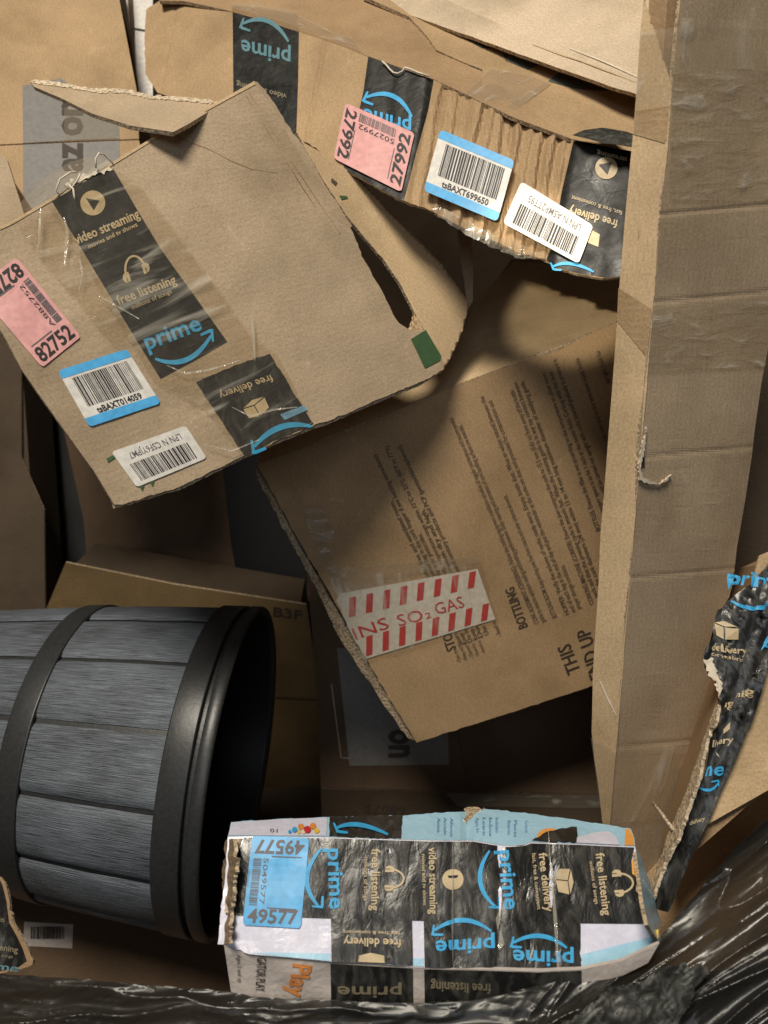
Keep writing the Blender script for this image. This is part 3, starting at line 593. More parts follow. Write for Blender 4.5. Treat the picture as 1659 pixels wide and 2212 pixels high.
# ================================================================== 9 hero box
s = Surf((250, 1095, .62), (555, 170, .76), (960, 795, .81), lambda x, y: .0022 * nz(x, y, 230, 31) + .0012 * nz(x, y, 80, 32))
HS = s
t = HB = thing('cardboard_box', 'big taped carton with torn open flap and pink 82752 label, left of centre', 'box', s.at(400, 700), BX)
face = [(0, 492), (30, 478), (120, 425), (235, 358), (247, 350), (340, 293), (450, 233), (549, 178), (575, 212), (600, 250), (626, 297), (659, 354), (700, 402), (725, 433), (745, 465), (759, 496), (789, 566), (831, 640), (849, 679), (862, 698), (884, 712),
        (917, 716), (953, 771), (959, 798), (914, 823), (800, 870), (713, 908), (680, 917), (600, 951), (520, 988), (387, 1052), (271, 1088), (247, 1090), (206, 1022), (138, 928), (90, 860), (47, 799), (9, 726), (-60, 620), (-130, 505), (-60, 490)]
sheet('front_panel', s, rough(face, .9, 8, [1, 2, 3] + list(range(13, 19)) + list(range(22, 32)), 6), KE('kraft'), t, 26, thick=.004, ud=((250, 1090), (959, 798)))
core(s, [(-110, 520), (245, 358), (520, 215), (650, 440), (690, 520), (770, 720), (790, 850), (713, 896), (400, 1036), (255, 1075), (30, 735)], .11, M['kraft_brown'], t, .010, D=-(s.n * .9 + CR @ Vector((0, -.2, 0))).normalized())
# second ply along the right edge
sheet('side_ply', s, rough([(550, 166), (560, 168), (576, 185), (602, 222), (626, 262), (648, 292), (669, 317), (700, 352), (735, 398), (752, 440), (768, 480), (757, 490), (720, 424), (655, 345), (622, 290), (596, 244), (560, 196)], 1.2, 8, list(range(0, 10)), 7), KE('kraft'), t, 26, off=-.006, thick=.004, ud=((550, 170), (735, 400)))
# curled side flap
def curl(x, y):
    u = ((x - 760) * .83 - (y - 480) * .56) / 150
    return -.005 - .012 * max(0, u) ** 1.7 + .003 * math.sin(max(0, min(1, (y - 400) / 420)) * math.pi)
cs = Surf((250, 1095, .62), (555, 170, .76), (960, 795, .81), curl)
fl = sheet('torn_flap', cs, rough([(640, 285), (658, 309), (718, 343), (777, 387), (822, 435), (867, 483), (915, 530), (956, 572), (985, 612), (1009, 646), (1012, 664), (1006, 690), (1000, 715), (985, 750), (971, 780), (958, 797), (930, 790), (905, 742), (884, 714), (917, 712), (896, 676), (867, 617), (828, 560), (786, 512), (748, 465), (700, 392)], .3, 9, [17, 18, 19, 20, 21, 22, 23, 24], 9), KE('kraft_light'), t, 9, thick=.004, ud=((690, 340), (1000, 715)), smooth=True, label='curled side flap torn along its crease')
for v_ in fl.data.polygons:
    if v_.material_index == 1: v_.use_smooth = False
s3 = Surf((992, 497, .86), (1020, 600, .87), (1000, 660, .87))
sheet('torn_flap', s3, [(988, 495), (1000, 490), (1018, 512), (1023, 560), (1021, 650), (1011, 668), (1004, 610)], KE('kraft'), t, None, thick=.003)
sheet('green_mark', s, [(887, 733), (919, 713), (953, 770), (950, 779), (917, 796)], M['green_ink'], t, 20, off=.0008)
sheet('green_mark', cs, [(732, 423), (748, 424), (751, 429), (737, 432)], M['green_ink'], t, 20, off=.0008)
sheet('green_mark', cs, [(716, 385), (728, 395), (724, 402), (714, 392)], M['faded_ink'], t, 20, off=.0008)
sheet('green_mark', s, [(229, 991), (246, 983), (248, 990), (233, 999)], M['green_ink'], t, 20, off=.0008)
for x0 in (300, 322): sheet('green_mark', s, [(x0, 1040 + (322 - x0) * .5), (x0 + 12, 1036 + (322 - x0) * .5), (x0 + 7, 1052 + (322 - x0) * .4)], M['green_ink'], t, None, off=.0008)
# torn top flap standing up behind
ts = Surf((476, 225, .74), (374, 281, .70), (66, 177, .78), lambda x, y: .010 * math.sin(max(0, min(1, (x - 60) / 400)) * math.pi))
tear = rough([(66, 177), (82, 173), (139, 181), (198, 192), (281, 195), (330, 209), (397, 210), (440, 216), (478, 224), (410, 266), (374, 285), (281, 271), (240, 258), (198, 245), (132, 212), (73, 187)], 1.6, 6, [0, 1, 2, 3, 4, 5, 6, 7], 11)
ff = sheet('torn_flap', ts, tear, [M['kraft'], M['torn_fibre']], t, 16, thick=.004, ud=((66, 177), (476, 222)), smooth=False, label='narrow torn top flap with ragged pale upper edge')
sheet('torn_fibre', ts, rough([(66, 178), (82, 173), (139, 181), (198, 192), (281, 195), (330, 209), (397, 210), (440, 216), (478, 224), (440, 224), (397, 219), (330, 216), (281, 203), (198, 200), (139, 190), (82, 182)], 1.3, 5, None, 12), [M['torn_fibre'], M['torn_fibre']], ff, 12, off=.0008, thick=.0015)
sheet('corrugated_edge', s, rough([(262, 1088), (387, 1050), (520, 986), (600, 949), (680, 915), (713, 906), (800, 868), (914, 821), (958, 797), (957, 803), (914, 829), (800, 876), (713, 914), (682, 924), (600, 957), (520, 993), (387, 1058), (262, 1093)], .6, 7, None, 9), [M['torn_fibre'], M['cut_edge']], t, 14, off=-.0035, thick=.003)
sheet('edge_highlight', s, [(0, 490), (30, 476), (120, 423), (235, 356), (247, 348), (340, 291), (450, 231), (549, 176), (551, 183), (450, 238), (340, 298), (247, 355), (120, 430), (30, 483), (0, 497)], M['kraft_light'], t, 14, off=.0006)  # lighter strip, painted highlight on the rounded top edge
for pl_ in ([(538, 200), (600, 300), (690, 440), (735, 505)], [(530, 206), (596, 312), (680, 446)]): flat('score_line', s, strip_vf(pl_, [1.6] * len(pl_)), ident, M['kraft_brown'], t, .0004)
flat('crease_line', s, strip_vf([(374, 287), (400, 303), (450, 322), (500, 348), (545, 366), (600, 374)], [3, 2, 1.2, 1.6, 1.2, .6]), ident, M['kraft_brown'], t, .0004)
# tape and labels
b1 = sheet('black_tape', s, rough([(112, 436), (150, 404), (200, 378), (245, 366), (262, 395), (295, 452), (350, 543), (420, 640), (490, 738), (418, 780), (346, 818), (290, 728), (230, 628), (160, 512)], 1.0, 9, [0, 1, 2], 5), M['black_tape'], t, 20, off=.0006, smooth=True)
play(s, (200, 440), 27, [(185, 430), (214, 435), (202, 456)], b1, .0013)
txt('video streaming', s, (165, 530), (303, 471), (-9, -19), M['tan_ink'], b1, .0013, .02, 20)
txt('movies and tv shows', s, (192, 539), (297, 490), (-4, -9), M['tan_ink'], b1, .0013, .01, 20)
phones(s, (273, 601), (314, 580), (282, 556), b1, .0013)
txt('free listening', s, (256, 660), (382, 613), (-9, -19), M['tan_ink'], b1, .0013, .02, 20)
txt('millions of songs', s, (286, 670), (371, 634), (-4, -9), M['tan_ink'], b1, .0013, .01, 20)
txt('prime', s, (318, 757), (437, 712), (-13, -32), M['prime_blue'], b1, .0013, .02, 20)
smile(s, (335, 776), (455, 726), (7, 27), M['prime_blue'], b1, .0013, 9)
b2 = sheet('black_tape', s, rough([(423, 826), (500, 793), (582, 764), (620, 825), (660, 890), (677, 915), (600, 949), (527, 984), (475, 905)], .8, 9, None, 6), M['crumpled_tape'], t, 20, off=.0006, smooth=True)
txt('free delivery', s, (584, 810), (470, 850), (8, 15), M['tan_ink'], b2, .0013, .01, 20)
parcel(s, [(521, 878), (566, 852), (584, 885), (540, 912)], b2, .0013)
sheet('blue_strip', s, [(604, 896), (655, 876), (664, 886), (614, 908)], M['faint_blue_ink'], b2, 20, off=.0013)
smile(s, (672, 922), (548, 966), (-6, -20), M['prime_blue'], b2, .0014, 10)
sticker('pink', s, [(175, 728), (91, 795), (-54, 625), (36, 557)], t, '82752', 'A882752', 20, .0012, 'pink label numbered 82752', 14)
sticker('ts', s, [(124, 802), (273, 755), (347, 872), (193, 923)], t, 'tsBAXT014059', step=20, off=.0012, seed=18)
sticker('lpn', s, [(240, 977), (400, 920), (446, 990), (295, 1053)], t, 'LPN N CSF6YJPM7', step=20, off=.0012, seed=22)
wr = Surf((250, 1095, .62), (555, 170, .76), (960, 795, .81), lambda x, y: .004 + .0022 * nz(x, y, 230, 31) + .0025 * abs(nz(x * .8 + y * .4, y * .3, 45, 5)))
sheet('clear_tape', wr, [(150, 405), (245, 366), (300, 395), (380, 500), (470, 620), (540, 720), (600, 765), (677, 913), (527, 985), (440, 880), (330, 820), (200, 600), (100, 440)], M['clear_tape'], t, 9, ud=((200, 440), (420, 760)), smooth=True)
sheet('clear_tape', wr, [(30, 478), (110, 437), (160, 512), (230, 628), (290, 728), (250, 755), (160, 640), (90, 560)], M['clear_tape'], t, 9, ud=((60, 440), (260, 760)), smooth=True)
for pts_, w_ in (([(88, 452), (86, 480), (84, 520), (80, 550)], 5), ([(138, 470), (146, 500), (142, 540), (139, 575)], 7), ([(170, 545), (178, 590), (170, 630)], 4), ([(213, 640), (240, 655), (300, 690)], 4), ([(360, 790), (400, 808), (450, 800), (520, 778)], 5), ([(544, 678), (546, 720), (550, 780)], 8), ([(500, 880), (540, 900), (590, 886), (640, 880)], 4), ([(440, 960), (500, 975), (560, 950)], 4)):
    flat('crease_glint', wr, strip_vf(pts_, [1.5] + [w_] * (len(pts_) - 2) + [2]), ident, M['crease_gloss'], t, .001)  # pale strips painting the glints along the tape folds
# torn fibre bits and string at the top of the tape
for k, pp in enumerate(([(106, 432), (118, 425), (126, 404), (145, 384), (165, 380), (168, 352)], )): pass
tube('loose_string', [s.at(x, y, .004 + .004 * math.sin(i)) for i, (x, y) in enumerate(((205, 368), (203, 352), (210, 341), (222, 339), (238, 347), (245, 357)))], .0008, M['fibre_white'], t)
tube('loose_string', [s.at(x, y, .004 + .004 * math.sin(i)) for i, (x, y) in enumerate(((165, 378), (150, 383), (128, 398), (119, 418), (130, 425), (150, 412), (165, 395), (172, 384)))], .0008, M['fibre_white'], t)
tube('loose_string', [s.at(x, y, .004 + .002 * math.sin(i)) for i, (x, y) in enumerate(((148, 405), (156, 415), (158, 430), (161, 438)))], .0009, M['fibre_white'], t)
sheet('torn_fibre', s, rough([(140, 400), (170, 382), (200, 372), (235, 362), (243, 368), (205, 380), (175, 394), (145, 408)], 2.5, 5, None, 9), [M['fibre_white'], M['torn_fibre']], t, None, off=.0014, thick=.002)
sheet('torn_fibre', s, rough([(245, 1086), (271, 1084), (387, 1048), (387, 1055), (300, 1083), (262, 1094), (248, 1096)], 1.5, 6, None, 9), [M['cut_edge'], M['torn_fibre']], t, None, off=-.003, thick=.004)
# clear wrap bulging above the top-left edge
ws = Surf((0, 470, .68), (240, 340, .72), (150, 360, .75), dent(.004, 40, 8))
sheet('plastic_wrap', ws, [(0, 490), (30, 452), (90, 390), (150, 350), (195, 338), (225, 342), (240, 352), (120, 424), (30, 476)], M['clear_wrap'], t, 10, smooth=True)
# ================================================================== 10 tall carton at right
nl = [(1392, -60), (1392, 0), (1383, 66), (1375, 197), (1366, 306), (1353, 438), (1339, 603), (1333, 693), (1321, 856), (1315, 931), (1306, 1050), (1297, 1154), (1293, 1261), (1287, 1350), (1281, 1450), (1278, 1582), (1284, 1640), (1293, 1700), (1303, 1790), (1310, 1860)]
rg = [(1472, -60), (1469, 0), (1456, 131), (1449, 219), (1440, 350), (1429, 416), (1418, 547), (1410, 657), (1398, 752), (1390, 841), (1381, 931), (1375, 1035), (1369, 1109), (1363, 1198), (1358, 1261), (1349, 1341), (1340, 1469), (1333, 1546), (1328, 1638), (1322, 1713), (1316, 1790), (1310, 1860)]
rr = [(1430, 1940), (1470, 1820), (1499, 1737), (1530, 1625), (1552, 1530), (1548, 1500), (1522, 1440), (1530, 1400), (1545, 1340), (1575, 1290), (1583, 1261), (1592, 1183), (1610, 1079), (1625, 978), (1630, 931), (1645, 826), (1659, 752), (1700, 500), (1760, 200), (1790, -60)]
rz = lambda y: 1 / (1 / .58 + (1 / .76 - 1 / .58) * y / 1790)
ns = Surf((1469, 0, .58), (1358, 1261, rz(1261)), (1293, 1261, rz(1261) + .014), dent(.0012, 120, 41))
wsf = Surf((1469, 0, .58), (1358, 1261, rz(1261)), (1583, 1261, rz(1261) + .065), lambda x, y: .0015 * nz(x, y, 150, 42) - .0006 * sum(max(0, 1 - abs(y - c + (x - 1420) * .09) / 8) for c in (464, 652, 984, 1243, 1606)))
t = thing('cardboard_box', 'tall narrow carton standing at the right edge, bright thin side and wide creased side', 'box', ns.at(1380, 900), BX)
sheet('narrow_panel', ns, nl + rough(rg[::-1], .5, 12, None, 4)[:-1], KE('kraft_light'), t, 26, thick=.004, ud=((1392, 0), (1293, 1261)))  # lighter than the wide side: its brighter light is in the colour
sheet('wide_panel', wsf, [(x + 1, y) for x, y in rg] + rr, KE('kraft'), t, (60, 4), thick=.004, ud=((1469, 0), (1358, 1261)))
hull('carton_body', [ns.at(1400, -40, -.008), ns.at(1320, 1780, -.008), wsf.at(1464, -40, -.010), wsf.at(1318, 1780, -.010), wsf.at(1430, 1900, -.008), wsf.at(1770, 0, -.008), wsf.at(1560, 1240, -.008), ns.at(1300, 1261, -.008),
     wsf.at(1430, 1900, -.05), wsf.at(1740, 0, -.05), wsf.at(1560, 1240, -.05)], M['kraft_brown'], t)
sheet('clear_tape', wsf, [(1466, 40), (1740, 56), (1738, 165), (1600, 150), (1445, 160), (1455, 120)], M['clear_wrap'], t, 14, off=.002)
sheet('tape_band', wsf, [(1450, 150), (1738, 158), (1706, 438), (1442, 430)], M['shiny_tape'], t, 14, off=.0016)
sheet('clear_tape', wsf, [(1409, 660), (1665, 640), (1650, 790), (1398, 802)], M['shiny_tape'], t, 14, off=.0016)
sheet('clear_tape', ns, [(1385, 70), (1464, 60), (1450, 225), (1430, 232), (1372, 240)], M['clear_wrap'], t, 14, off=.002)
sheet('paper_tape', ns, [(1373, 240), (1446, 230), (1440, 300), (1436, 310), (1368, 290)], M['kraft_gold'], t, 20, off=.0005)
sheet('paper_tape', ns, [(1336, 622), (1408, 668), (1396, 770), (1333, 693)], M['kraft_gold'], t, 20, off=.0005)
for a, b in (((1450, 160), (1659, 175)), ((1533, 655), (1521, 786))): flat('tape_edge', wsf, strip_vf([a, b], [5, 4]), ident, M['shiny_tape'], t, .003)
sheet('clear_wrap', wsf, [(1326, 1600), (1500, 1610), (1534, 1620), (1500, 1735), (1440, 1760), (1318, 1775)], M['clear_wrap'], t, 12, off=.004)
sheet('clear_wrap', ns, [(1278, 1590), (1300, 1600), (1332, 1620), (1330, 1640), (1318, 1780), (1302, 1770)], M['clear_wrap'], t, 12, off=.003)
flat('scuff_mark', ns, strip_vf([(1296, 1470), (1312, 1505), (1332, 1545)], [2, 4, 2]), ident, M['fibre_white'], t, .001)
sheet('torn_fibre', wsf, rough([(1392, 920), (1386, 985), (1378, 1010), (1384, 1030), (1405, 1040), (1420, 1043), (1440, 1028), (1446, 1024), (1438, 1036), (1420, 1046), (1400, 1044), (1376, 1036), (1374, 1010), (1380, 975)], 1.2, 5, None, 3), [M['fibre_white'], M['torn_fibre']], t, None, off=.003, thick=.002)
sheet('torn_hole', wsf, [(1384, 985), (1392, 985), (1392, 1010), (1382, 1010)], M['dim_ink'], t, None, off=.0005)
# ================================================================== 11 carton with black tape down its edge, right
s = Surf((1659, 1219, .70), (1659, 1700, .66), (1420, 1930, .66), dent(.003, 120, 51))
t = thing('cardboard_box', 'pale carton at the right edge with wrinkled black tape and a torn corner', 'box', s.at(1580, 1640), BX)
sheet('side_panel', s, [(1560, 1500), (1640, 1200), (1760, 1150), (1760, 1650), (1659, 1707), (1528, 1781), (1420, 1940), (1400, 1940)], KE('kraft_light'), t, 30, thick=.005)
core(s, [(1570, 1500), (1640, 1200), (1760, 1150), (1760, 1650), (1528, 1771), (1430, 1920)], .12, M['kraft_brown'], t, .008, D=(CR @ Vector((.35, -.1, -1))).normalized())
tsf = Surf((1659, 1219, .692), (1659, 1700, .652), (1420, 1930, .652), lambda x, y: .003 * nz(x + y * .4, y * .25, 28, 52) + (.004 * abs(nz(x * 1.5 + y * .6, y * .12, 22, 9)) if y < 1560 else 0))
tape = [(1700, 1175), (1659, 1219), (1620, 1263), (1578, 1293), (1543, 1329), (1540, 1373), (1522, 1412), (1519, 1442), (1543, 1472), (1557, 1504), (1556, 1522), (1555, 1558), (1534, 1594), (1519, 1671), (1495, 1737), (1468, 1817), (1441, 1865), (1410, 1960), (1445, 1970), (1489, 1862), (1528, 1781), (1581, 1653), (1626, 1543), (1659, 1442), (1700, 1350)]
bt = sheet('black_tape', tsf, rough(tape, 1.2, 9, list(range(3, 10)), 8), M['crumpled_tape'], t, 9, off=.002, smooth=True)
txt('prime', tsf, (1572, 1262), (1690, 1275), (6, -30), M['prime_blue'], bt, .0032, .02, 10)
smile(tsf, (1578, 1298), (1672, 1300), (0, 16), M['prime_blue'], bt, .0032, 7)
parcel(tsf, [(1540, 1338), (1596, 1350), (1592, 1385), (1543, 1380)], bt, .0032)
txt('delivery', tsf, (1532, 1404), (1612, 1415), (2, -16), M['tan_ink'], bt, .0032, .02, 10)
txt('convenient', tsf, (1536, 1416), (1602, 1430), (1, -8), M['tan_ink'], bt, .0032, .01, 10)
txt('ning', tsf, (1590, 1508), (1622, 1500), (3, -13), M['tan_ink'], bt, .0032, .02, 10)
txt('ng', tsf, (1559, 1528), (1577, 1526), (3, -12), M['tan_ink'], bt, .0032, .02, 10)
sheet('parcel_emblem', tsf, [(1560, 1575), (1578, 1558), (1577, 1575), (1564, 1586)], M['tan_ink'], bt, None, off=.0032)
txt('livery', tsf, (1534, 1612), (1580, 1604), (3, -15), M['tan_ink'], bt, .0032, .02, 10)
txt('ne', tsf, (1520, 1676), (1558, 1672), (5, -20), M['prime_blue'], bt, .0032, .02, 10)
smile(tsf, (1507, 1700), (1548, 1690), (3, 10), M['prime_blue'], bt, .0032, 5)
txt('delivery', tsf, (1486, 1780), (1522, 1772), (2, -10), M['tan_ink'], bt, .0032, .02, 10)
txt('p', tsf, (1645, 1395), (1662, 1400), (12, -20), M['prime_blue'], bt, .0032, .02, 10)
es = Surf((1556, 1522, .675), (1420, 1930, .645), (1540, 1560, .675), dent(.0015, 50, 3))
sheet('torn_edge', es, rough([(1557, 1524), (1553, 1560), (1534, 1596), (1519, 1673), (1497, 1737), (1470, 1817), (1443, 1865), (1415, 1945), (1404, 1940), (1428, 1868), (1455, 1790), (1480, 1735), (1500, 1680), (1518, 1630), (1528, 1590), (1545, 1545)], 1.0, 8, None, 3), [M['cut_edge'], M['torn_fibre']], t, 9, off=.003, thick=.003)
tube('torn_fibre', [es.at(1437, 1746, .012), es.at(1450, 1768, .008), es.at(1463, 1796, .004)], .0016, M['torn_fibre'], t)
sheet('torn_edge', tsf, rough([(1519, 1425), (1536, 1420), (1548, 1448), (1560, 1490), (1556, 1512), (1545, 1475), (1524, 1450)], 1.8, 5, None, 4), [M['fibre_white'], M['torn_fibre']], t, None, off=.003, thick=.002)
# ================================================================== 12 dark brown cartons behind at right
s = Surf((1600, 900, .95), (1659, 1260, .92), (1560, 1260, .95))
t = thing('cardboard_box', 'dark carton in the slit between the tall carton and the black taped one', 'box', s.at(1620, 1100), BX)
sheet('side_panel', s, [(1500, 700), (1800, 700), (1800, 1500), (1480, 1500)], KE('kraft_dark'), t, 60, thick=.005)
core(s, [(1500, 700), (1800, 700), (1800, 1500), (1480, 1500)], .1, M['kraft_dark'], t, .008)
s = Surf((1500, 1830, .80), (1659, 1720, .80), (1470, 1950, .76))
t = thing('cardboard_box', 'dark brown carton between the pale carton and the black plastic at the right', 'box', s.at(1580, 1800), BX)
sheet('top_panel', s, [(1350, 1700), (1760, 1560), (1760, 2050), (1300, 2150), (1300, 1800)], KE('kraft_brown'), t, 60, thick=.005)
core(s, [(1350, 1710), (1760, 1560), (1760, 2050), (1300, 2150), (1300, 1800)], .1, M['kraft_dark'], t, .008)
# ================================================================== 13 planter lying on its side
C0 = P(526, 1649.5, .955); ax = CR @ Vector((.9945, -.1002, .0316)); ax.normalize()
e1 = CR @ Vector((0, 1, 0)); e1 = (e1 - ax * e1.dot(ax)).normalized(); e2 = ax.cross(e1)
pl = thing('barrel_planter', 'dark grey wood-look barrel planter lying on its side with its mouth to the right', 'planter', C0)
RIM = .199
def prof(d): return RIM * (1 - .326 * d - .683 * d * d)     # radius at distance d from the mouth
def ring(bm, d, r, n=72): return [bm.verts.new(C0 - ax * d + (e1 * math.cos(k * 2 * math.pi / n) + e2 * math.sin(k * 2 * math.pi / n)) * r) for k in range(n)]
def revolve(name, prf, m, parent, n=72, cap=None):
    bm = bmesh.new(); rs = [ring(bm, d, r, n) for d, r in prf]
    for a, b in zip(rs, rs[1:]):
        for k in range(n): bm.faces.new((a[k], a[(k + 1) % n], b[(k + 1) % n], b[k]))
    if cap is not None: bm.faces.new(rs[cap])
    me = bpy.data.meshes.new(name); bm.to_mesh(me); me.uv_layers.new(name='UVMap'); bm.free()
    return link(name, me, m, parent, True)
LEN = .42
revolve('inner_wall', [(0.006, RIM * .965)] + [(d, prof(d) - .010) for d in (.03, .1, .2, .3, .4)] + [(.405, .02)], M['inner_plastic'], pl, cap=-1)
revolve('outer_shell', [(.004, prof(0) - .004)] + [(d, prof(d) - .0035) for d in (.03, .1, .2, .3, .4, LEN)] + [(LEN, .02)], M['dark_plastic'], pl, cap=-1)
revolve('rim', [(.0135, RIM * .985), (.0133, RIM * 1.008), (.0120, RIM * 1.014), (.0070, RIM * 1.015), (.0008, RIM * 1.016), (-.0012, RIM * 1.010), (-.002, RIM * 1.0), (-.0012, RIM * .985), (.002, RIM * .972), (.006, RIM * .965), (.012, RIM * .966)], M['dark_plastic'], pl)
revolve('hoop', [(.0195, prof(.02) - .002), (.0198, prof(.02) + .0026), (.0206, prof(.02) + .0034), (.0215, prof(.021) + .0035), (.035, prof(.035) + .0035), (.0488, prof(.049) + .0035), (.0498, prof(.05) + .0033), (.0505, prof(.0505) + .0024), (.0508, prof(.0508) - .001)], M['dark_plastic'], pl)
revolve('hoop', [(.2008, prof(.2) - .001), (.201, prof(.201) + .0024), (.2018, prof(.202) + .0034), (.203, prof(.203) + .0035), (.215, prof(.215) + .0035), (.227, prof(.227) + .0035), (.228, prof(.228) + .0033), (.2288, prof(.229) + .0024), (.229, prof(.229) - .001)], M['dark_plastic'], pl)
NS = 15
def px(p):
    q = CR.transposed() @ (p - CAM); return 829.5 - F * q.x / q.z, 1106 + F * q.y / q.z
PH = min((math.dist(px(C0 - ax * .05 + (e1 * math.cos(k * R(.5)) + e2 * math.sin(k * R(.5))) * prof(.05)), (333, 1758)), k * R(.5)) for k in range(720))[1]
for k in range(NS):
    a0 = PH + (k + .5) * 2 * math.pi / NS; half = math.pi / NS
    nd, na = 22, 12; vs = []; fs = []; uvs = []
    rnd = random.Random(k)
    for i in range(nd + 1):
        d = .046 + (LEN - .048) * i / nd; r = prof(d)
        gap = .0026 / r * (1 + .35 * nz(i * 9, k * 50, 30, 2))
        for j in range(na + 1):
            q = -1 + 2 * j / na; a = a0 + q * (half - gap)
            rr_ = r + .0008 - (.0035 if abs(q) > .99 else .0006 * (abs(q) > .8)) + .0004 * nz(i * 6, j * 9, 20, k)
            vs.append(C0 - ax * d + (e1 * math.cos(a) + e2 * math.sin(a)) * rr_); uvs.append((d + k * .37, q * half * RIM + k * 1.7))
    for i in range(nd):
        for j in range(na):
            q = i * (na + 1) + j; fs.append((q, q + 1, q + na + 2, q + na + 1))
    me = bpy.data.meshes.new('stave'); me.from_pydata(vs, [], fs); uv = me.uv_layers.new(name='UVMap')
    for l in me.loops: uv.data[l.index].uv = uvs[l.vertex_index]
    me.update()
    o = link('stave', me, M['washed_stave'], pl, True)
# ================================================================== 14 bottom-left dark carton and flap
s = Surf((0, 1950, 1.02), (700, 2150, 1.0), (200, 2150, .92), dent(.003, 200, 61))
t = thing('cardboard_box', 'very dark red brown carton under the planter with a small dim barcode label', 'box', s.at(200, 2060), BX)
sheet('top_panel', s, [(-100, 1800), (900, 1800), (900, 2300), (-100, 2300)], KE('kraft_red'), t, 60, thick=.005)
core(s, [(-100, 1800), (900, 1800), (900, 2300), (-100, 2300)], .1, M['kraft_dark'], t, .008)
sl = sheet('shipping_label', s, [(52, 1992), (158, 1998), (156, 2050), (50, 2044)], M['dirty_white'], t, None, off=.0008)
flat('barcode', s, bars(66, 2003, 140, 2030, 5), ident, M['black_ink'], sl, .0012)
s = Surf((0, 1900, .70), (70, 2080, .66), (0, 2100, .66), dent(.003, 40, 62))
t = thing('cardboard_flap', 'torn flap of dark taped cardboard poking in at the lower left edge', 'box flap', s.at(20, 2020))
fo = [(-90, 1850), (0, 1893), (10, 1905), (20, 1942), (26, 1990), (45, 2020), (60, 2048), (72, 2072), (70, 2084), (45, 2094), (0, 2103), (-90, 2120)]
sheet('flap_board', s, rough(fo, 1.0, 8, list(range(1, 9)), 3), [M['kraft_brown'], M['torn_fibre']], t, 16, thick=.004)
bt = sheet('black_tape', s, [(-90, 1852), (-2, 1896), (5, 1910), (14, 1946), (20, 1992), (38, 2024), (50, 2050), (58, 2076), (40, 2088), (0, 2098), (-90, 2114)], M['crumpled_tape'], t, 16, off=.0007, smooth=True)
txt('free listening', s, (-60, 2043), (41, 2058), (1, -13), M['dim_tan_ink'], bt, .0014, .02)
txt('millions of songs', s, (-50, 2058), (30, 2070), (1, -7), M['dim_tan_ink'], bt, .0014, .01)
txt('prime', s, (-50, 2092), (42, 2098), (1, -14), M['dull_blue_ink'], bt, .0014, .02)
txt('movies', s, (-20, 1988), (12, 1992), (1, -12), M['dim_tan_ink'], bt, .0014, .01)
# ================================================================== 15 toy carton wrapped in black tape
def crease(x, y): return -.0016 * (math.exp(-((x - 978) / 4) ** 2) + math.exp(-((x - 1078 + (y - 1900) * .02) / 5) ** 2) + .8 * math.exp(-((x - 1185 - (y - 1820) * .06) / 4) ** 2) + .5 * math.exp(-((x - 842) / 3) ** 2)) + .0010 * nz(x, y, 60, 71) + .0014 * nz(x, y, 150, 72)
s = Surf((478, 1815, .615), (1368, 1830, .615), (480, 2040, .575), crease)
t = thing('cardboard_box', 'crushed pale blue toy carton wrapped in black tape with blue 49577 label', 'box', s.at(940, 1950), BX)
front = [(492, 1808), (540, 1807), (711, 1809), (866, 1814), (932, 1816), (1022, 1816), (1091, 1828), (1131, 1826), (1147, 1820), (1243, 1823), (1372, 1829), (1380, 1880), (1390, 1950), (1400, 1998), (1424, 2034), (1342, 2074), (1258, 2092), (1160, 2096), (1040, 2092), (915, 2089), (830, 2084), (713, 2077), (620, 2068), (538, 2061), (485, 2040), (470, 2040), (476, 1975), (486, 1900)]
sheet('front_panel', s, rough(front, .8, 9, [10, 11, 12, 13, 14, 15, 23, 24, 25, 26, 27], 2), [M['cool_tinted_white'], M['cool_tinted_white']], t, 16, thick=.0015, ud=((478, 1815), (1368, 1830)))
tsp = Surf((492, 1808, s.z(492, 1808) + .001), (1372, 1829, s.z(1372, 1829) + .001), (900, 1762, .665), lambda x, y: .0012 * nz(x, y, 60, 73) - .004 * math.exp(-((x - 1010) / 14) ** 2))
topo = [(492, 1807), (711, 1808), (866, 1813), (932, 1815), (1022, 1815), (1091, 1827), (1131, 1825), (1147, 1819), (1243, 1822), (1372, 1828), (1370, 1810), (1362, 1790), (1250, 1772), (1150, 1758), (1046, 1747), (1015, 1752), (932, 1757), (869, 1762), (707, 1765), (600, 1769), (499, 1776)]
tb = sheet('top_panel', tsp, rough(topo, .6, 9, list(range(10, 21)), 4), [M['printed_blue'], M['cut_edge']], t, 14, thick=.003, ud=((478, 1815), (1368, 1830)))
sheet('white_patch', tsp, [(493, 1806), (705, 1807), (707, 1767), (600, 1771), (500, 1778)], M['cool_tinted_white'], tb, 20, off=.0006)
for (x, y, r, m) in ((636, 1796, 6, 'prime_blue'), (650, 1790, 7, 'orange_ink'), (664, 1796, 8, 'red_ink'), (676, 1788, 7, 'orange_ink'), (684, 1798, 6, 'printed_yellow'), (655, 1800, 5, 'fibre_white'), (626, 1800, 4, 'prime_blue'), (645, 1801, 4, 'printed_yellow')):
    flat('printed_picture', tsp, disc_vf((x, y), r, 9), ident, M[m], tb, .001 + r * .0001)
txt('01', tsp, (583, 1800), (600, 1801), (0, -8), M['grey_ink'], tb, .001)
sheet('orange_patch', tsp, [(1349, 1827), (1351, 1791), (1361, 1793), (1368, 1808), (1371, 1827)], M['printed_orange'], tb, 20, off=.0006)
sheet('white_patch', tsp, [(1245, 1822), (1246, 1810), (1270, 1804), (1296, 1798), (1316, 1798), (1330, 1808), (1338, 1827)], M['cool_tinted_white'], tb, 20, off=.0008)
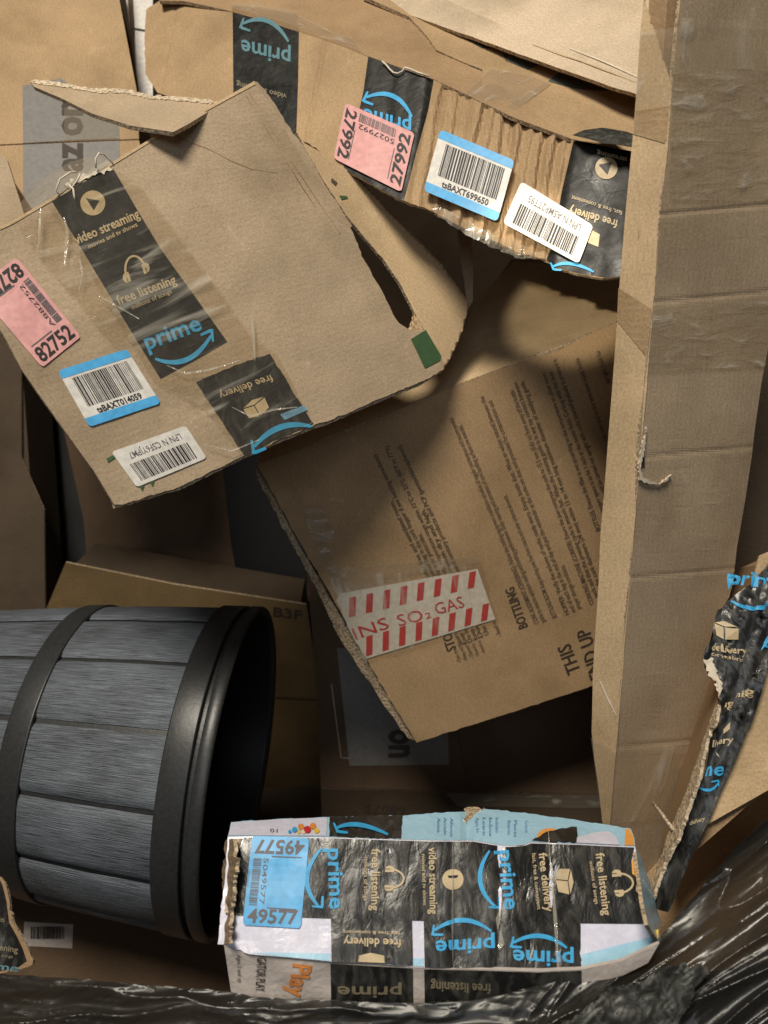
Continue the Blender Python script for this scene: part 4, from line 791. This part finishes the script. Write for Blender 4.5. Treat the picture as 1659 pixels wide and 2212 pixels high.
flat('orange_ring', tsp, strip_vf([(1187 + 24 * math.cos(a), 1812 - 17 * math.sin(a)) for a in [math.pi * i / 10 for i in range(11)]], [8] * 11), ident, M['printed_orange'], tb, .001)
for k, x in enumerate((944, 958, 972, 1028, 1042, 1056, 1070, 1096, 1110, 1134)):
    ln = ['Anna', 'Arcade', 'About', 'Ages 3+', 'Learn', 'Indoor', 'Includes', 'Batteries', 'Pieces', 'Contents'][k]
    txt(ln, tsp, (x, 1768 + (x > 1080) * 6), (x, 1800 + (k % 3) * 5), (7, 0), M['faint_blue_ink'], tb, .001, .0)
tk = sheet('black_tape', tsp, rough([(711, 1808), (866, 1813), (870, 1763), (712, 1766)], .8, 8, None, 3), M['crumpled_tape'], t, 10, off=.0008, smooth=True)
smile(tsp, (838, 1806), (728, 1792), (-8, -14), M['prime_blue'], tk, .0015, 8)
sheet('black_tape', tsp, rough([(1148, 1819), (1245, 1822), (1246, 1789), (1215, 1792), (1180, 1800)], 1.2, 8, None, 3), M['crumpled_tape'], t, 10, off=.0014, smooth=True)
sheet('inner_board', tsp, [(905, 1760), (930, 1748), (970, 1743), (1012, 1750), (1010, 1762)], KE('kraft_light'), t, None, off=-.006, thick=.003)
sheet('torn_fibre', tsp, rough([(1002, 1748), (1020, 1744), (1046, 1746), (1030, 1756), (1016, 1770), (1006, 1782), (1000, 1772), (1008, 1760)], 1.5, 5, None, 3), [M['cut_edge'], M['torn_fibre']], t, None, off=.0008, thick=.001)
# tape on the front
bm_ = sheet('black_tape', s, rough([(527, 1809), (711, 1811), (866, 1816), (932, 1818), (1022, 1818), (1091, 1830), (1131, 1828), (1147, 1822), (1243, 1825), (1370, 1831), (1364, 1860), (1378, 1900), (1388, 1950), (1396, 1996), (1253, 1995), (900, 1989), (700, 1984), (488, 1977), (500, 1900), (507, 1859)], .9, 9, [10, 11, 12, 17, 18, 19], 6), M['crumpled_tape'], t, 10, off=.0006, smooth=True)
bA = sheet('black_tape', s, [(715, 1984), (890, 1988), (892, 2086), (830, 2083), (716, 2077)], M['crumpled_tape'], t, 10, off=.0010, smooth=True)
bB = sheet('black_tape', s, rough([(915, 1988), (1080, 1990), (1253, 1994), (1255, 2092), (1160, 2096), (1040, 2092), (917, 2089)], .8, 10, [2], 3), M['crumpled_tape'], t, 10, off=.0010, smooth=True)
O = .0017
txt('prime', s, (708, 1834), (713, 1964), (31, 0), M['prime_blue'], bm_, O, .02, 12); smile(s, (694, 1834), (687, 1956), (-27, 2), M['prime_blue'], bm_, O, 8)
txt('free listening', s, (804, 1834), (802, 1967), (18, 0), M['tan_ink'], bm_, O, .02, 12); txt('millions of songs', s, (788, 1852), (786, 1946), (8, 0), M['tan_ink'], bm_, O, .01, 12)
phones(s, (842, 1878), (841, 1919), (872, 1899), bm_, O)
txt('video streaming', s, (926, 1831), (929, 1975), (17, 0), M['tan_ink'], bm_, O, .02, 12); txt('movies and tv shows', s, (911, 1846), (914, 1956), (8, 0), M['tan_ink'], bm_, O, .01, 12)
play(s, (978, 1900), 23, [(966, 1892), (990, 1891), (979, 1912)], bm_, O)
txt('prime', s, (1077, 1838), (1091, 1966), (30, -2), M['prime_blue'], bm_, O, .02, 12); smile(s, (1057, 1838), (1068, 1958), (-26, 3), M['prime_blue'], bm_, O, 8)
txt('free delivery', s, (1163, 1844), (1177, 1970), (17, -2), M['tan_ink'], bm_, O, .02, 12); txt('fast, free & convenient', s, (1148, 1844), (1160, 1965), (8, -1), M['tan_ink'], bm_, O, .01, 12)
parcel(s, [(1238, 1878), (1238, 1934), (1200, 1928), (1199, 1876)], bm_, O)
txt('free listening', s, (1286, 1844), (1302, 1978), (18, -2), M['tan_ink'], bm_, O, .02, 12); txt('millions of songs', s, (1272, 1862), (1285, 1954), (8, -1), M['tan_ink'], bm_, O, .01, 12)
phones(s, (1331, 1887), (1337, 1930), (1366, 1906), bm_, O)
txt('free delivery', s, (867, 2029), (742, 2026), (0, 18), M['tan_ink'], bA, O + .0003, .02, 12); txt('fast, free & convenient', s, (864, 2013), (741, 2010), (0, 8), M['tan_ink'], bA, O + .0003, .01, 12)
sheet('parcel_emblem', s, [(776, 2064), (800, 2058), (830, 2064), (831, 2080), (774, 2078)], M['tan_ink'], bA, None, off=O + .0003)
txt('prime', s, (1067, 2026), (940, 2033), (0, 31), M['prime_blue'], bB, O + .0003, .02, 12); smile(s, (1061, 2012), (938, 2010), (0, -23), M['prime_blue'], bB, O + .0003, 8)
txt('prime', s, (1238, 2058), (1107, 2052), (0, 32), M['prime_blue'], bB, O + .0003, .02, 12); smile(s, (1223, 2048), (1108, 2036), (2, -20), M['prime_blue'], bB, O + .0003, 8)
sheet('blue_patch', s, [(1256, 2062), (1405, 2024), (1423, 2030), (1342, 2072), (1258, 2090)], M['printed_blue'], t, 14, off=.0006)
sheet('blue_patch', s, [(600, 2058), (714, 2060), (713, 2076), (620, 2067), (540, 2058)], M['printed_blue'], t, 14, off=.0006)
sheet('blue_patch', s, [(892, 2070), (915, 2070), (915, 2088), (893, 2086)], M['printed_blue'], t, 14, off=.0006)
sticker('blue', s, [(545, 1806), (669, 1811), (650, 2006), (525, 1998)], t, '49577', '5049577', 16, .0018, 'bright blue label numbered 49577', 24)
# crushed left end
ls = Surf((478, 1815, .62), (468, 2040, .58), (455, 2018, .60), dent(.003, 30, 5))
for k, po in enumerate(([(477, 1816), (492, 1810), (500, 1860), (486, 1975), (484, 2038), (468, 2044), (472, 1960), (470, 1890)], [(470, 1824), (482, 1816), (478, 1900), (470, 1990), (468, 2042), (456, 2020), (460, 1960), (464, 1890)])):
    sheet('crushed_end', ls, rough(po, 1.6, 7, None, k + 3), [M['dirty_white'] if k else M['old_edge'], M['torn_fibre']], t, 12, off=-.004 - .005 * k, thick=.003)
sheet('torn_fibre', s, rough([(508, 1812), (524, 1812), (514, 1835), (506, 1870), (500, 1895), (498, 1870)], .8, 6, None, 7), [M['cut_edge'], M['torn_fibre']], t, None, off=.002, thick=.001)
sheet('torn_fibre', s, rough([(486, 1935), (498, 1938), (504, 1960), (500, 1975), (486, 1972)], 1.5, 5, None, 7), [M['torn_fibre'], M['torn_fibre']], t, None, off=.002, thick=.001)
# right end
es = Surf((1372, 1829, s.z(1372, 1829)), (1424, 2034, s.z(1424, 2034)), (1400, 1900, s.z(1400, 1900) + .03), dent(.002, 25, 5))
er = sheet('end_panel', es, rough([(1373, 1830), (1382, 1846), (1398, 1890), (1414, 1940), (1428, 1992), (1427, 2034), (1422, 2033), (1400, 1998), (1390, 1950), (1380, 1880)], 1.0, 8, [1, 2, 3, 4], 5), [M['printed_blue'], M['cut_edge']], t, 9, thick=.003)
for po, m in (([(1362, 1858), (1374, 1856), (1380, 1885), (1374, 1896), (1364, 1888)], 'printed_orange'), ([(1372, 1912), (1386, 1910), (1392, 1925), (1384, 1938), (1372, 1926)], 'torn_fibre'), ([(1393, 1966), (1402, 1960), (1406, 1992), (1397, 1994)], 'torn_fibre'), ([(1406, 2012), (1420, 2008), (1420, 2026), (1408, 2028)], 'printed_yellow'), ([(1376, 1896), (1388, 1900), (1396, 1940), (1384, 1910)], 'cool_tinted_white')):
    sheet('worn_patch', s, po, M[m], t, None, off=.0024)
# lower side
lo = Surf((485, 2042, s.z(485, 2042)), (915, 2090, s.z(915, 2090)), (700, 2160, .578), dent(.0025, 60, 75))
lw = sheet('lower_panel', lo, [(484, 2042), (538, 2063), (620, 2070), (713, 2079), (830, 2086), (915, 2091), (1040, 2094), (1160, 2098), (1258, 2094), (1342, 2076), (1424, 2038), (1400, 2080), (1260, 2150), (1100, 2190), (900, 2200), (700, 2195), (560, 2170), (499, 2142)], [M['dirty_white'], M['dirty_white']], t, 14, thick=.003)
txt('Play', lo, (634, 2080), (622, 2150), (40, 4), M['orange_ink'], lw, .001, .03)
txt('GATOR PLAY', lo, (556, 2066), (552, 2140), (20, 0), M['dim_ink'], lw, .001, .01)
txt('Ages 3 and up', lo, (512, 2060), (515, 2120), (9, 0), M['faded_ink'], lw, .001, .0)
k1 = sheet('black_tape', lo, [(714, 2080), (830, 2087), (892, 2090), (893, 2200), (716, 2197)], M['crumpled_tape'], t, 14, off=.0008, smooth=True)
txt('prime', lo, (868, 2128), (730, 2128), (0, 24), M['dim_tan_ink'], k1, .0016, .02)
k2 = sheet('black_tape', lo, [(916, 2092), (1040, 2095), (1160, 2099), (1256, 2095), (1256, 2160), (1100, 2195), (918, 2203)], M['crumpled_tape'], t, 14, off=.0008, smooth=True)
txt('free listening', lo, (1060, 2122), (930, 2118), (0, 22), M['dim_tan_ink'], k2, .0016, .02)
core(Surf((478, 1815, .615), (1368, 1830, .615), (480, 2040, .575)), [(500, 1815), (1360, 1835), (1385, 1990), (1330, 2060), (1100, 2088), (713, 2070), (490, 2030)], .07, M['kraft_brown'], t, .007)
cs2 = Surf((478, 1815, .612), (1368, 1830, .612), (480, 2040, .572), lambda x, y: crease(x, y) + .0022 * abs(nz(x * 1.3, y * .25, 26, 9)))
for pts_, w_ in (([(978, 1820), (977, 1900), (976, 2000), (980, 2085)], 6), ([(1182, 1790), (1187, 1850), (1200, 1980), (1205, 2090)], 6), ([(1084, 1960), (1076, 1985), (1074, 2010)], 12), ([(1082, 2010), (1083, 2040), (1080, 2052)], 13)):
    flat('crease_glint', cs2, strip_vf(pts_, [2] + [w_] * (len(pts_) - 2) + [3]), ident, M['crease_gloss'], t, .0015)  # glare bands painted as pale strips over the tape
# ================================================================== 16 black stretch film
def folds_h(x, y):
    # folds run from the bottom centre up to the right corner
    u = (x - 900) * .72 + (y - 2212) * .9; v = (x - 900) * .75 - (y - 2212) * .72
    w_ = max(0, min(1, (x - 1050) / 200))
    q = u + 34 * nz(v * .3, u * .1, 60, 7)
    rd = lambda a, b, sc, sd: (1 - abs(nz(a, b, sc, sd)) * 1.6) ** 3
    a = .0095 * rd(q * .42, v * .07, 40, 81) + .0026 * rd(q * 1.0, v * .14, 40, 82) + .0003 * rd(q * 2.0, v * .6, 40, 83) + .014 * nz(q * .2, v * .08, 50, 84)
    y2 = y + 10 * nz(x, y, 110, 9)
    b = .005 * rd(x * .07, y2 * .8, 40, 86) + .0018 * rd(x * .22, y2 * 1.5, 40, 87) + .0006 * rd(x * .5, y2 * 2.0, 40, 89) + .008 * nz(x * .2, y * .6, 60, 88)
    return a * w_ + b * (1 - w_)
s = Surf((0, 2110, .60), (900, 2205, .56), (1659, 1770, .60), folds_h)
edge = [(-100, 2098), (0, 2103), (119, 2111), (259, 2122), (387, 2133), (491, 2141), (554, 2153), (650, 2158), (713, 2160), (820, 2166), (920, 2166), (1030, 2160), (1120, 2140), (1200, 2118), (1258, 2100), (1342, 2080), (1400, 2056), (1430, 2020), (1479, 1960), (1543, 1884), (1587, 1832), (1628, 1794), (1659, 1768), (1760, 1690), (1900, 1600)]
t = thing('plastic_wrap', 'black plastic stretch film in glossy folds along the bottom and up the right corner', 'plastic wrap', s.at(900, 2200))
sheet('film_sheet', s, rough(edge, 1.2, 12, list(range(0, 22)), 9) + [(1900, 2330), (-100, 2330)], M['black_film'], t, 5, smooth=True, ud=((900, 2212), (1659, 1780)))
g2 = Surf((1100, 2212, .535), (1659, 2000, .55), (1659, 2212, .54), lambda x, y: .004 * nz(x, y, 46, 91) + .0018 * (1 - abs(nz(x * 1.2 + y * .8, y * .7, 20, 92)) * 1.6) ** 2)
t = thing('crumpled_plastic', 'grey crumpled plastic showing in the bottom right corner under the black film', 'plastic', g2.at(1400, 2150))
sheet('crumpled_sheet', g2, rough([(1190, 2232), (1270, 2170), (1330, 2130), (1400, 2110), (1470, 2080), (1530, 2090), (1500, 2150), (1470, 2200), (1440, 2330), (1150, 2330)], 5, 12, None, 4), M['grey_film'], t, 6, smooth=True)
